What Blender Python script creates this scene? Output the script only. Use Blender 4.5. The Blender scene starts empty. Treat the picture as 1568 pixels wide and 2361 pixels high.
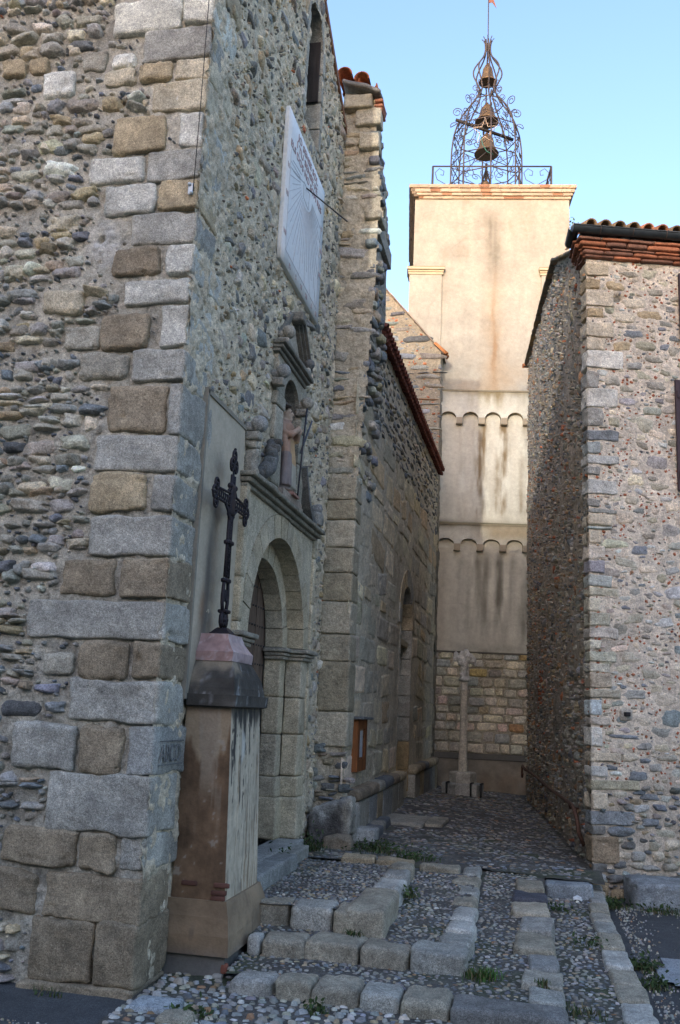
import bpy, math
import numpy as np
from math import radians, sin, cos, pi
from mathutils import Matrix

# ------------------------------------------------------------------ camera, sky, sun, exposure
S = bpy.context.scene
COL = S.collection
_f, _c = 2150.0, np.array([784.0, 1180.5])
def _n(v): return v/np.linalg.norm(v)
_Y = _n(np.array([1229-_c[0], 1655-_c[1], _f]))
_Z = np.array([466, -10180, _f]); _Z = _n(_Z-_Y*_Z.dot(_Y))
_R = np.stack([np.cross(_Y, _Z), _Y, _Z])
cam = bpy.data.cameras.new("camera")
cam.sensor_fit = 'VERTICAL'; cam.sensor_height = 24; cam.sensor_width = 16
cam.lens = _f/2361*24; cam.clip_start = .05; cam.clip_end = 1000
camo = bpy.data.objects.new("camera", cam); COL.objects.link(camo)
_m = np.eye(4); _m[:3, 0] = _R[:, 0]; _m[:3, 1] = -_R[:, 1]; _m[:3, 2] = -_R[:, 2]; _m[:3, 3] = (0, 0, 1.6)
camo.matrix_world = Matrix(_m.tolist())
S.camera = camo
SUN_AZ, SUN_EL = 4.5, 8.5          # light travels towards +Y, slightly to +X
W = bpy.data.worlds.new("World"); S.world = W; W.use_nodes = True
_nt = W.node_tree; _bg = _nt.nodes['Background']
_sky = _nt.nodes.new('ShaderNodeTexSky'); _sky.sky_type = 'NISHITA'; _sky.sun_disc = False
_sky.sun_elevation = radians(SUN_EL); _sky.sun_rotation = radians(180+SUN_AZ)
_sky.air_density = 1.0; _sky.dust_density = 2.0; _sky.ozone_density = 3.0; _sky.altitude = 200
_tn = _nt.nodes.new('ShaderNodeVectorMath'); _tn.operation = 'MULTIPLY'; _tn.inputs[1].default_value = (1.20, .95, .91)   # camera white balance of the sky
_nt.links.new(_sky.outputs[0], _tn.inputs[0]); _nt.links.new(_tn.outputs[0], _bg.inputs[0]); _bg.inputs[1].default_value = 0.15
_l = bpy.data.lights.new("sun", 'SUN'); _l.energy = .46; _l.angle = radians(0.6); _l.color = (1, .90, .82)
_lo = bpy.data.objects.new("sun", _l); COL.objects.link(_lo)
from mathutils import Vector
_d = Vector((sin(radians(SUN_AZ))*cos(radians(SUN_EL)), cos(radians(SUN_AZ))*cos(radians(SUN_EL)), -sin(radians(SUN_EL))))
_lo.rotation_euler = _d.to_track_quat('-Z', 'Y').to_euler()
S.view_settings.view_transform = 'Standard'; S.view_settings.look = 'None'
S.view_settings.exposure = 2.38; S.view_settings.gamma = 1
S.render.engine = 'CYCLES'
S.cycles.max_bounces = 6; S.cycles.diffuse_bounces = 4

# ------------------------------------------------------------------ noise
def _hash(i, j, k, s):
    h = (i.astype(np.int64)*374761393 + j.astype(np.int64)*668265263 + k.astype(np.int64)*2147483647 + s*974634777) & 0xffffffff
    h = ((h ^ (h >> 13))*1274126177) & 0xffffffff
    h = (h ^ (h >> 16))
    return (h & 0xffff)/32767.5-1.0
def vn(P, sc, s=0):
    Q = np.asarray(P, float)*sc
    I = np.floor(Q); F = Q-I; F = F*F*(3-2*F)
    i, j, k = I[..., 0], I[..., 1], I[..., 2]
    r = 0
    for a in (0, 1):
        wa = F[..., 0] if a else 1-F[..., 0]
        for b in (0, 1):
            wb = F[..., 1] if b else 1-F[..., 1]
            for c in (0, 1):
                wc = F[..., 2] if c else 1-F[..., 2]
                r = r+wa*wb*wc*_hash(i+a, j+b, k+c, s)
    return r
def fbm(P, sc, o=3, s=0):
    r = 0; a = 1; t = 0
    for q in range(o):
        r = r+a*vn(P, sc*2**q, s+q*17); t += a; a *= .5
    return r/t*1.4
RNG = np.random.default_rng(7)

# ------------------------------------------------------------------ materials
def mat(name, rough=.9, speck=(), bump=(), metal=0., vary=None, spec=.3):
    m = bpy.data.materials.new(name); m.use_nodes = True
    t = m.node_tree; B = t.nodes['Principled BSDF']
    B.inputs['Roughness'].default_value = rough; B.inputs['Metallic'].default_value = metal
    B.inputs['Specular IOR Level'].default_value = spec
    a = t.nodes.new('ShaderNodeAttribute'); a.attribute_name = 'Col'
    tc = t.nodes.new('ShaderNodeTexCoord')
    out = a.outputs['Color']
    for sc, amt, *rest in speck:
        mp = t.nodes.new('ShaderNodeMapping'); t.links.new(tc.outputs['Object'], mp.inputs[0])
        if rest: mp.inputs['Scale'].default_value = rest[0]
        n = t.nodes.new('ShaderNodeTexNoise'); n.inputs['Scale'].default_value = sc; n.inputs['Detail'].default_value = 3
        n.inputs['Roughness'].default_value = .65
        t.links.new(mp.outputs[0], n.inputs['Vector'])
        r = t.nodes.new('ShaderNodeMapRange'); r.inputs[1].default_value = .32; r.inputs[2].default_value = .68
        r.inputs[3].default_value = 1-amt; r.inputs[4].default_value = 1+amt
        t.links.new(n.outputs['Fac'], r.inputs[0])
        x = t.nodes.new('ShaderNodeVectorMath'); x.operation = 'SCALE'
        t.links.new(out, x.inputs[0]); t.links.new(r.outputs[0], x.inputs['Scale']); out = x.outputs[0]
    t.links.new(out, B.inputs['Base Color'])
    nrm = None
    for sc, dist in bump:
        n = t.nodes.new('ShaderNodeTexNoise'); n.inputs['Scale'].default_value = sc; n.inputs['Detail'].default_value = 4
        n.inputs['Roughness'].default_value = .6
        t.links.new(tc.outputs['Object'], n.inputs['Vector'])
        b = t.nodes.new('ShaderNodeBump'); b.inputs['Distance'].default_value = dist; b.inputs['Strength'].default_value = 1
        t.links.new(n.outputs['Fac'], b.inputs['Height'])
        if nrm: t.links.new(nrm, b.inputs['Normal'])
        nrm = b.outputs[0]
    if nrm: t.links.new(nrm, B.inputs['Normal'])
    return m
M_stone = mat('field_stone', .88, [(90, .35), (26, .2), (9, .18)], [(26, .018), (90, .008)])
M_granite = mat('granite', .88, [(190, .5), (70, .25), (22, .18), (5, .2)], [(40, .008), (160, .004)])
M_mortar = mat('lime_mortar', .95, [(120, .3), (25, .25), (5, .12)], [(35, .02), (120, .008)])
M_plaster = mat('plaster', .92, [(60, .07), (14, .07), (3, .06)], [(50, .003), (9, .006)])
M_tile = mat('terracotta', .8, [(60, .25), (9, .3)], [(60, .004)])
M_iron = mat('wrought_iron', .6, [(60, .3)], [(80, .001)], metal=.3)
M_bronze = mat('bronze', .5, [(20, .3)], [(60, .001)], metal=.5)
M_wood = mat('wood', .7, [(40, .35, (1, 1, .06)), (9, .15)], [(60, .002)])
M_paint = mat('flat_paint', .6, [(30, .08)])
M_marble = mat('pink_marble', .45, [(14, .2)], [(60, .0006)])
M_asphalt = mat('asphalt', .85, [(260, .7), (70, .25), (8, .15), (1.2, .15)], [(120, .006), (40, .004)])
M_leaf = mat('grass_blade', .8)
M_zinc = mat('zinc', .45, [(15, .2)], metal=.4)
M_pebble = mat('pebble', .75, [(60, .22)], [(60, .003)])
def mat_glass():
    m = bpy.data.materials.new('pane_glass'); m.use_nodes = True
    t = m.node_tree; o = t.nodes['Material Output']; g = t.nodes.new('ShaderNodeBsdfGlossy'); g.inputs['Roughness'].default_value = .03
    tr = t.nodes.new('ShaderNodeBsdfTransparent'); mx = t.nodes.new('ShaderNodeMixShader'); mx.inputs[0].default_value = .12
    t.links.new(tr.outputs[0], mx.inputs[1]); t.links.new(g.outputs[0], mx.inputs[2]); t.links.new(mx.outputs[0], o.inputs['Surface'])
    return m
M_glass = mat_glass()

# ------------------------------------------------------------------ mesh building
class PL:
    def __init__(s, O, U, V, N=None):
        s.O, s.U, s.V = [np.array(x, float) for x in (O, U, V)]
        s.U = _n(s.U); s.V = _n(s.V); s.N = np.cross(s.U, s.V) if N is None else _n(np.array(N, float))
    def __call__(s, a, b, h=0.):
        a, b, h = np.broadcast_arrays(np.asarray(a, float), np.asarray(b, float), np.asarray(h, float))
        return s.O+a[..., None]*s.U+b[..., None]*s.V+h[..., None]*s.N
class MB:
    def __init__(s): s.V = []; s.C = []; s.F = []; s.M = []; s.S = []; s.n = 0
    def add(s, V, F, col, mi=0, smooth=True):
        V = np.asarray(V, float).reshape(-1, 3); col = np.broadcast_to(np.asarray(col, float), V.shape)
        s.V.append(V); s.C.append(col)
        for f in (F if isinstance(F, list) else [F]):
            f = np.asarray(f, np.int64); f = f.reshape(-1, f.shape[-1]) if f.ndim > 1 else f.reshape(1, -1)
            s.F.append(f+s.n); s.M.append(mi); s.S.append(smooth)
        s.n += len(V)
    def mesh(s, name, off=(0, 0, 0)):
        me = bpy.data.meshes.new(name)
        V = np.concatenate(s.V)-np.array(off); C = np.concatenate(s.C)*np.array((.96, 1.03, .985))
        me.vertices.add(len(V)); me.vertices.foreach_set('co', V.astype(np.float32).ravel())
        li = np.concatenate([f.ravel() for f in s.F]); tot = np.concatenate([np.full(len(f), f.shape[1]) for f in s.F])
        st = np.concatenate([[0], np.cumsum(tot)[:-1]])
        me.loops.add(len(li)); me.loops.foreach_set('vertex_index', li.astype(np.int32))
        me.polygons.add(len(tot)); me.polygons.foreach_set('loop_start', st.astype(np.int32))
        me.polygons.foreach_set('loop_total', tot.astype(np.int32))
        me.polygons.foreach_set('material_index', np.concatenate([np.full(len(f), m) for f, m in zip(s.F, s.M)]).astype(np.int32))
        me.polygons.foreach_set('use_smooth', np.concatenate([np.full(len(f), q) for f, q in zip(s.F, s.S)]).astype(bool))
        at = me.attributes.new('Col', 'FLOAT_COLOR', 'POINT')
        at.data.foreach_set('color', np.concatenate([np.clip(C, 0, 1), np.ones((len(C), 1))], 1).astype(np.float32).ravel())
        me.update(); me.validate(); return me
    def build(s, name, mats, parent=None, label=None, kind=None):
        off = LOC.get(parent.name, (0, 0, 0)) if parent else (0, 0, 0)
        me = s.mesh(name, off)
        for m in (mats if isinstance(mats, (list, tuple)) else [mats]): me.materials.append(m)
        o = bpy.data.objects.new(name, me); COL.objects.link(o)
        if parent: o.parent = parent; LOC[o.name] = off
        if label: o['label'] = label
        if kind: o['kind'] = kind
        return o
LOC = {}
def thing(name, label, cat, loc=(0, 0, 0), group=None):
    o = bpy.data.objects.new(name, None); COL.objects.link(o); o.location = loc; LOC[o.name] = np.array(loc, float)
    o.empty_display_size = .2
    return tag(o, label, cat, group)
def tag(o, label, cat, group=None):
    o['label'] = label; o['category'] = cat
    if group: o['group'] = group
    return o
def struct(o, kind='structure'):
    o['kind'] = kind; return o
def copy_thing(r, loc, label, ):
    c = r.copy(); COL.objects.link(c); c.location = loc; c['label'] = label
    for ch in r.children:
        d = ch.copy(); COL.objects.link(d); d.parent = c
        for g in ch.children:
            e = g.copy(); COL.objects.link(e); e.parent = d
    return c

_BF = np.array([[0, 3, 2, 1], [4, 5, 6, 7], [0, 1, 5, 4], [1, 2, 6, 5], [2, 3, 7, 6], [3, 0, 4, 7]])
def box(mb, lo, hi, col, pl=None, mi=0):
    x0, y0, z0 = lo; x1, y1, z1 = hi
    V = np.array([[x0, y0, z0], [x1, y0, z0], [x1, y1, z0], [x0, y1, z0], [x0, y0, z1], [x1, y0, z1], [x1, y1, z1], [x0, y1, z1]])
    if pl is not None: V = pl(V[:, 0], V[:, 1], V[:, 2])
    mb.add(V[_BF.ravel()], np.arange(24).reshape(6, 4), col, mi, False)
def _cube(n):
    g = np.linspace(-1, 1, n+1); s, t = np.meshgrid(g, g, indexing='ij'); Vs = []; Fs = []
    for ax in range(3):
        for sg in (-1, 1):
            P = np.zeros((n+1, n+1, 3)); P[..., ax] = sg; P[..., (ax+1) % 3] = s*sg; P[..., (ax+2) % 3] = t
            k = len(Vs)*(n+1)**2; I = np.arange((n+1)**2).reshape(n+1, n+1)+k
            Fs.append(np.stack([I[:-1, :-1], I[1:, :-1], I[1:, 1:], I[:-1, 1:]], -1).reshape(-1, 4)); Vs.append(P.reshape(-1, 3))
    V = np.concatenate(Vs); F = np.concatenate(Fs)
    u, inv = np.unique(np.round(V, 5), axis=0, return_inverse=True)
    return u, inv.ravel()[F]
_CUBES = {}
_bs = [0]
def block(mb, c, size, col, rad=.02, n=7, noise=.006, rz=0., mi=0, cvar=.12, nsc=9., taper=0., tilt=(0, 0), pl=None):
    if n not in _CUBES: _CUBES[n] = _cube(n)
    u, F = _CUBES[n]; h = np.array(size)/2.; r = min(rad, h.min()*.95)
    # concentrate points near edges
    q = np.sign(u)*np.abs(u)**.6*h
    inn = np.clip(q, -(h-r), h-r); d = q-inn; L = np.linalg.norm(d, axis=1, keepdims=True)
    P = np.where(L > 1e-9, inn+d/np.maximum(L, 1e-9)*r, q)
    if taper: P[:, :2] *= (1-taper*(P[:, 2:3]/h[2]+1)/2)
    _bs[0] += 1; sd = np.array([_bs[0]*3.7, _bs[0]*1.3, 0])
    if noise:
        N = P/np.maximum(np.linalg.norm(P, axis=1, keepdims=True), 1e-6)
        P = P+np.stack([vn(P+sd+k*9, nsc, k) for k in range(3)], 1)*noise+N*(fbm(P+sd, nsc*4, 2, 5)*noise*.45-np.clip(fbm(P+sd, nsc*2.2, 3, 31)-.45, 0, 1)*noise*2.2)[:, None]
    P[:, 2] += tilt[0]*P[:, 0]+tilt[1]*P[:, 1]
    cz, sz = cos(rz), sin(rz)
    P = np.stack([P[:, 0]*cz-P[:, 1]*sz, P[:, 0]*sz+P[:, 1]*cz, P[:, 2]], 1)
    Q = P+np.array(c)
    if pl is not None: Q = pl(Q[:, 0], Q[:, 1], Q[:, 2])
    cc = np.array(col)*(1+cvar*fbm(P+sd, 14, 3, 3)+cvar*.9*fbm(P+sd, 4, 3, 13))[:, None]
    mb.add(Q, F, np.clip(cc, .005, .95), mi)
def tube(mb, pts, r, col, sides=6, mi=0, close=False):
    P = np.array(pts, float); n = len(P); r = np.broadcast_to(np.asarray(r, float), (n,))
    T = np.gradient(P, axis=0) if not close else np.roll(P, -1, 0)-np.roll(P, 1, 0)
    T /= np.maximum(np.linalg.norm(T, axis=1, keepdims=True), 1e-9)
    ref = np.array([0, 0, 1.]) if abs(T[0, 2]) < .9 else np.array([1., 0, 0])
    A = np.empty_like(P); a = ref-T[0]*ref.dot(T[0]); a = _n(a)
    for i in range(n):
        a = a-T[i]*a.dot(T[i]); a = _n(a); A[i] = a
    Bv = np.cross(T, A); th = np.arange(sides)*2*pi/sides
    V = P[:, None]+r[:, None, None]*(A[:, None]*np.cos(th)[None, :, None]+Bv[:, None]*np.sin(th)[None, :, None])
    I = np.arange(n*sides).reshape(n, sides); J = np.roll(I, -1, 1)
    F = np.stack([I[:-1], J[:-1], J[1:], I[1:]], -1).reshape(-1, 4)
    if close: F = np.concatenate([F, np.stack([I[-1], J[-1], J[0], I[0]], -1)])
    fs = [F]
    if not close: fs += [I[0][::-1].reshape(1, -1), I[-1].reshape(1, -1)]
    mb.add(V.reshape(-1, 3), fs, col, mi)
def lathe(mb, c, prof, col, n=24, mi=0, sx=1, sy=1, smooth=True, rot=0.):
    pr = np.array(prof, float); th = np.arange(n)*2*pi/n+rot
    V = np.stack([pr[:, 0][:, None]*np.cos(th)*sx+c[0], pr[:, 0][:, None]*np.sin(th)*sy+c[1], np.repeat(pr[:, 1][:, None]+c[2], n, 1)], -1)
    I = np.arange(len(pr)*n).reshape(len(pr), n); J = np.roll(I, -1, 1)
    F = np.stack([I[:-1], J[:-1], J[1:], I[1:]], -1).reshape(-1, 4)
    if smooth: mb.add(V.reshape(-1, 3), [F, I[0][::-1].reshape(1, -1), I[-1].reshape(1, -1)], col, mi, True)
    else:
        W_ = V.reshape(-1, 3)
        mb.add(W_[F.ravel()], np.arange(F.size).reshape(-1, 4), col, mi, False)
        mb.add(W_[I[-1]], np.arange(n).reshape(1, -1), col, mi, False); mb.add(W_[I[0]], np.arange(n)[::-1].reshape(1, -1), col, mi, False)
def ball(mb, c, r, col, sx=1, sy=1, sz=1, n=14, noise=0., mi=0):
    th = np.linspace(0, pi, n//2+2); pr = [(max(r*sin(t), r*.02), -r*cos(t)*sz) for t in th]
    m2 = MB(); lathe(m2, (0, 0, 0), pr, col, n, sx=sx, sy=sy)
    V = m2.V[0]
    if noise: V = V*(1+noise*fbm(V+np.array(c)*9, 1.2/r, 3)[:, None])
    mb.add(V+np.array(c), list(m2.F), col, mi)
def prism(mb, pl, pts, h0, h1, col, mi=0, smooth=False):
    p = np.array(pts, float); n = len(p)
    V0 = pl(p[:, 0], p[:, 1], np.full(n, h0)); V1 = pl(p[:, 0], p[:, 1], np.full(n, h1))
    mb.add(V1, np.arange(n).reshape(1, -1), col, mi, False); mb.add(V0, np.arange(n)[::-1].reshape(1, -1), col, mi, False)
    i = np.arange(n); j = (i+1) % n
    W_ = np.stack([V0[i], V0[j], V1[j], V1[i]], 1).reshape(-1, 3)
    mb.add(W_, np.arange(4*n).reshape(n, 4), col, mi, False)
def sheet(mb, pl, a0, a1, b0, b1, res, col, hf=None, mask=None, mi=0):
    na = max(2, int((a1-a0)/res)+1); nb = max(2, int((b1-b0)/res)+1)
    a, b = np.meshgrid(np.linspace(a0, a1, na), np.linspace(b0, b1, nb), indexing='ij')
    P = pl(a, b, 0.)
    h = hf(a, b, P) if hf else np.zeros_like(a)
    c = col(a, b, P) if callable(col) else np.broadcast_to(np.array(col), P.shape)
    I = np.arange(na*nb).reshape(na, nb)
    F = np.stack([I[:-1, :-1], I[1:, :-1], I[1:, 1:], I[:-1, 1:]], -1).reshape(-1, 4)
    if mask is not None:
        k = mask((a[:-1, :-1]+a[1:, 1:])/2, (b[:-1, :-1]+b[1:, 1:])/2).ravel(); F = F[k]
    mb.add(pl(a, b, h).reshape(-1, 3), F, c.reshape(-1, 3), mi)
def stones(mb, pl, R, col, prot, rnd=.6, k=5, n=7, jit=.09, sink=.02, cvar=.16, tilt=.35, seed=1, mi=0, rough=.25, hbase=0., facet=False):
    """R: (N,5) ca,cb,w,h,angle - dome-like stone faces bedded in the wall plane"""
    R = np.asarray(R, float)
    if len(R) == 0: return
    g_ = np.random.default_rng(seed); N = len(R); col = np.broadcast_to(np.asarray(col, float), (N, 3))
    g = np.linspace(-1, 1, n); g = np.sign(g)*np.abs(g)**.75
    s, t = [q.ravel() for q in np.meshgrid(g, g, indexing='ij')]
    rr = np.broadcast_to(np.asarray(rnd, float), (N,))[:, None]
    X = (1-rr)*s+rr*s*np.sqrt(1-t*t/2); Y = (1-rr)*t+rr*t*np.sqrt(1-s*s/2)
    th = np.arctan2(t, s)[None]
    wob = 1+jit*sum(g_.normal(size=(N, 1))*np.cos(q*th+g_.uniform(0, 6.28, (N, 1)))/q**.5 for q in ((2, 3, 4, 5, 7) if facet else (2, 3, 5)))
    e = np.maximum(abs(s), abs(t)); pf = np.sqrt(np.maximum(1-e**k, 0))[None]
    pr = np.broadcast_to(np.asarray(prot, float), (N,))[:, None]
    ca, sa = np.cos(R[:, 4:5]), np.sin(R[:, 4:5])
    x = X*wob*R[:, 2:3]/2; y = Y*wob*R[:, 3:4]/2
    A = R[:, 0:1]+x*ca-y*sa; Bq = R[:, 1:2]+x*sa+y*ca
    P0 = pl(A, Bq, 0.)
    sz = 1.6/np.minimum(R[:, 2], R[:, 3])[:, None]
    h = hbase-sink+(pr+sink)*pf
    if facet:
        for _q in range(3):
            fa = g_.uniform(0, 6.28, (N, 1)); off = g_.uniform(.15, .9, (N, 1)); stp = g_.uniform(.3, 1.1, (N, 1))
            h = np.minimum(h, -sink+(pr+sink)*(1.05-stp*np.maximum(0, s*np.cos(fa)+t*np.sin(fa)-off*.6)))
    h = h+pr*pf*(tilt*(g_.normal(size=(N, 1))*s+g_.normal(size=(N, 1))*t)*.5+rough*fbm(P0*1.0, 22, 3, seed))
    P = pl(A, Bq, h)
    C = col[:, None, :]*(1+cvar*fbm(P0, 30, 3, seed+4)+.10*vn(P0, 6, seed+9))[..., None]
    I = np.arange(n*n).reshape(n, n)
    f = np.stack([I[:-1, :-1], I[1:, :-1], I[1:, 1:], I[:-1, 1:]], -1).reshape(-1, 4)
    F = (f[None]+(np.arange(N)*n*n)[:, None, None]).reshape(-1, 4)
    mb.add(P.reshape(-1, 3), F, np.clip(C, .008, .9).reshape(-1, 3), mi)
def rows(a0, a1, b0, b1, hh, ww, gap, rng, excl=(), wave=.03, skip=.05, jb=.012, split=.18):
    out = []; b = b0; lvl = 0
    while b < b1:
        h = rng.uniform(*hh)*(1 if rng.random() > .25 else .6); a = a0-rng.uniform(0, .1)
        ph = rng.uniform(0, 6)
        while a < a1:
            w = max(h*.9, rng.uniform(*ww)*(.6+h/hh[1]))
            ca, cb = a+w/2, b+h/2+wave*sin((a+ph)*2.3)+rng.normal()*jb
            if rng.random() > skip:
                if h > hh[0]*1.3 and rng.random() < split:
                    out.append((ca, cb-h*.25, w-gap, h*.5-gap, rng.normal()*.06)); out.append((ca, cb+h*.25, w*.9-gap, h*.5-gap, rng.normal()*.06))
                else: out.append((ca, cb, w-gap, h*rng.uniform(.8, 1.05)-gap, rng.normal()*.07))
            a += w
        b += h
    R = np.array(out)
    for (x0, x1, y0, y1) in excl:
        k = (R[:, 0]+R[:, 2]*.4 > x0) & (R[:, 0]-R[:, 2]*.4 < x1) & (R[:, 1]+R[:, 3]*.4 > y0) & (R[:, 1]-R[:, 3]*.4 < y1)
        R = R[~k]
    return R[(R[:, 0] < a1) & (R[:, 1] < b1)]
def scatter(a0, a1, b0, b1, sizes, asp, rng, n, excl=(), pack=.85, prev=None, ang=.25):
    """random non-overlapping ellipses; sizes descending bands [(w_lo,w_hi,count)]"""
    out = [] if prev is None else [tuple(r) for r in prev]
    grid = {}
    cs = .25
    def put(r):
        grid.setdefault((int(r[0]//cs), int(r[1]//cs)), []).append(r)
    for r in out: put(r)
    res = []
    for lo, hi, cnt in sizes:
        for _ in range(cnt):
            w = rng.uniform(lo, hi); h = w*rng.uniform(*asp)
            a, b = rng.uniform(a0, a1), rng.uniform(b0, b1)
            if any(x0-w*.4 < a < x1+w*.4 and y0-h*.4 < b < y1+h*.4 for x0, x1, y0, y1 in excl): continue
            ok = True; i, j = int(a//cs), int(b//cs)
            for di in (-1, 0, 1):
                for dj in (-1, 0, 1):
                    for r in grid.get((i+di, j+dj), ()):
                        dx = abs(a-r[0])/((w+r[2])*.5*pack); dy = abs(b-r[1])/((h+r[3])*.5*pack)
                        if dx*dx+dy*dy < 1: ok = False; break
                    if not ok: break
                if not ok: break
            if ok:
                r = (a, b, w, h, rng.normal()*ang); put(r); res.append(r)
    return np.array(res).reshape(-1, 5)
# palette (linear albedo)
K = dict(lt=(.56, .53, .47), lg=(.48, .455, .415), gr=(.35, .33, .30), bg=(.48, .41, .31), tan=(.40, .315, .21), brn=(.27, .215, .155),
         gt=(.37, .335, .28), wh=(.62, .59, .54), dk=(.12, .12, .125), gs=(.30, .295, .285), blue=(.20, .215, .235), slate=(.155, .158, .165),
         rust=(.36, .21, .12), ochre=(.45, .31, .145), pale=(.52, .455, .37), greytan=(.325, .295, .25), grey=(.31, .30, .285), greentan=(.35, .325, .25),
         white=(.60, .58, .55), paleblue=(.44, .435, .425), beige=(.48, .41, .315), dark=(.15, .148, .145), brown=(.25, .195, .14), brick=(.43, .155, .085))
def pick(rng, n, w):
    ks = list(w); p = np.array([w[k] for k in ks], float); p /= p.sum()
    c = np.array([K[k] for k in ks])[rng.choice(len(ks), n, p=p)]
    return c*rng.uniform(.8, 1.2, (n, 1))*(1+rng.normal(size=(n, 3))*.03)
def mortar_col(base, sc=6, amt=.2, s=0, dirt=None):
    base = np.array(base)
    def f(a, b, P):
        v = 1+amt*fbm(P, sc, 4, s)+.12*fbm(P, 40, 2, s+3)
        c = base*v[..., None]
        if dirt: c = dirt(a, b, P, c)
        return np.clip(c, .01, .9)
    return f
def mortar_h(amt=.012, pit=.02, sc=14, s=0):
    def f(a, b, P):
        n = fbm(P, sc, 3, s); m = fbm(P, sc*2.2, 2, s+8)
        return amt*n-pit*np.clip(m-.35, 0, 1)
    return f
XF, YC, YB, XN = -2.17, 5.27, 9.55, -1.87      # portal wall, street wall, buttress face, nave wall planes
YE = 18.1                                      # far end of the nave wall
P_st = PL((0, YC, 0), (1, 0, 0), (0, 0, 1), (0, -1, 0))     # a = X, b = Z
P_po = PL((XF, 0, 0), (0, 1, 0), (0, 0, 1), (1, 0, 0))      # a = Y, b = Z
P_bu = PL((0, YB, 0), (1, 0, 0), (0, 0, 1), (0, -1, 0))
P_na = PL((XN, 0, 0), (0, 1, 0), (0, 0, 1), (1, 0, 0))
GROUND = PL((0, 0, 0), (1, 0, 0), (0, 1, 0), (0, 0, 1))
# ================================================================== STRUCTURE: ground
def asph(a, b, P):
    return np.array([.075, .076, .08])*(1+.18*fbm(P, .8, 3)+.12*fbm(P, 9, 2))[..., None]
g = MB()
sheet(g, PL((0, 0, -.03), (1, 0, 0), (0, 1, 0)), -60, 60, -60, 90, 3., asph)
sheet(g, PL((0, 0, -.012), (1, 0, 0), (0, 1, 0)), -7, 7, -6, 12, .12, asph, lambda a, b, P: .006*fbm(P, 2.5, 3))
struct(g.build('road', M_asphalt))
g = MB()
sheet(g, PL((0, 0, .010), (1, 0, 0), (0, 1, 0)), .80, 2.2, 6.45, 7.3, .07, lambda a, b, P: np.array([.30, .315, .34])*(1+.12*fbm(P, 5, 3))[..., None],
      mask=lambda a, b: (a > .80+.08*np.sin(b*9)+(b-6.45 < .3)*(.3-(b-6.45))*.6) & (b < 7.27))
struct(g.build('concrete_patch', M_asphalt))

def alley_z(x, y):
    L = np.interp(y, [8, 9, 11, 13.5, 18, 30], [.33, .32, .30, .37, .26, .2])
    Rr = np.interp(y, [8, 8.5, 9.5, 12, 17, 30], [.20, .20, .25, .24, .14, .0])
    t = np.clip((x+1.9)/2.3, 0, 3)
    return L+(Rr-L)*np.minimum(t, 1.3)
def zone_z(k):
    if k == 'front': return lambda x, y: .008+0*x
    if k == 'low': return lambda x, y: .075+np.clip((y-5.7)/2.9, 0, 1)*.16+0*x
    if k == 'mid': return lambda x, y: .175+np.clip((y-6.2)/2.1, 0, 1)*.10+0*x
    if k == 'high': return lambda x, y: .315+0*x
    if k == 'side': return lambda x, y: .012+np.clip((y-5.6)/3., 0, 1)*.10+0*x
    return alley_z
ZONES = [('front', -2.14, .66, 4.74, 5.80), ('low', -1.75, .10, 5.62, 9.05), ('mid', -1.85, -.46, 6.1, 8.45), ('high', -2.2, -1.0, 6.38, 8.35), ('side', .08, .52, 4.75, 9.0)]
earth = MB(); peb = MB()
rp = np.random.default_rng(3)
def earth_col(a, b, P):
    c = np.array([.115, .105, .095])*(1+.3*fbm(P, 8, 3))[..., None]
    gm = np.clip(fbm(P, 2.2, 3, 5)*1.6-.25, 0, 1)[..., None]
    return c*(1-gm*.6)+np.array([.06, .085, .03])*gm*.6
def pebble_zone(zf, x0, x1, y0, y1, sz, asp, gap=.86, tall=.5, mask=None, ang=.35, roundk=2.3, seed=0, pal=None):
    r = np.random.default_rng(seed+11)
    w = sz; hgt = sz*asp
    out = []
    y = y0
    while y < y1:
        h = hgt*r.uniform(.75, 1.3); x = x0+r.uniform(-.03, .0)
        while x < x1:
            ww = w*r.uniform(.6, 1.5)
            out.append((x+ww/2, y+h/2+r.normal()*h*.22, ww*gap, h*r.uniform(.75, 1.05)*gap, r.normal()*ang)); x += ww
        y += h*.92
    R = np.array(out)
    if mask is not None: R = R[mask(R[:, 0], R[:, 1])]
    R = R[r.random(len(R)) > .04]
    z = zf(R[:, 0], R[:, 1])
    c = (.86+.24*fbm(np.stack([R[:, 0], R[:, 1], 0*R[:, 0]], 1), 2.2, 3, 6))[:, None]*pick(r, len(R), pal or dict(blue=3, slate=3, grey=4, gr=4, greytan=4, tan=1.5, gt=2, pale=.8, wh=.5, rust=.6, dk=1.5))
    tmp = MB()
    stones(tmp, GROUND, R, c, prot=np.minimum(R[:, 2], R[:, 3])*tall*.85*r.uniform(.2, 1.25, len(R)), rnd=.85, k=roundk, n=5, jit=.1, sink=.012, seed=seed, tilt=.4, rough=.15)
    V = tmp.V[0]; V[:, 2] += np.repeat(z, 25)
    peb.add(V, tmp.F, tmp.C[0])
for k, x0, x1, y0, y1 in ZONES:
    zf = zone_z(k)
    sheet(earth, GROUND, x0, x1, y0, y1, .04, earth_col, lambda a, b, P, zf=zf: zf(a, b)+.006*fbm(P, 14, 2))
pebble_zone(zone_z('front'), -2.12, .5, 4.76, 5.75, .062, .8, tall=.55, seed=1, mask=lambda x, y: x < 9, pal=dict(paleblue=3, grey=4, gr=3, wh=1.6, tan=1.4, pale=2, rust=1, blue=1.5, gt=2))
pebble_zone(zone_z('low'), -1.75, .0, 5.66, 9.0, .043, .62, tall=.45, seed=2, mask=lambda x, y: (y < 6.0) | (x > -.40))
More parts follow.
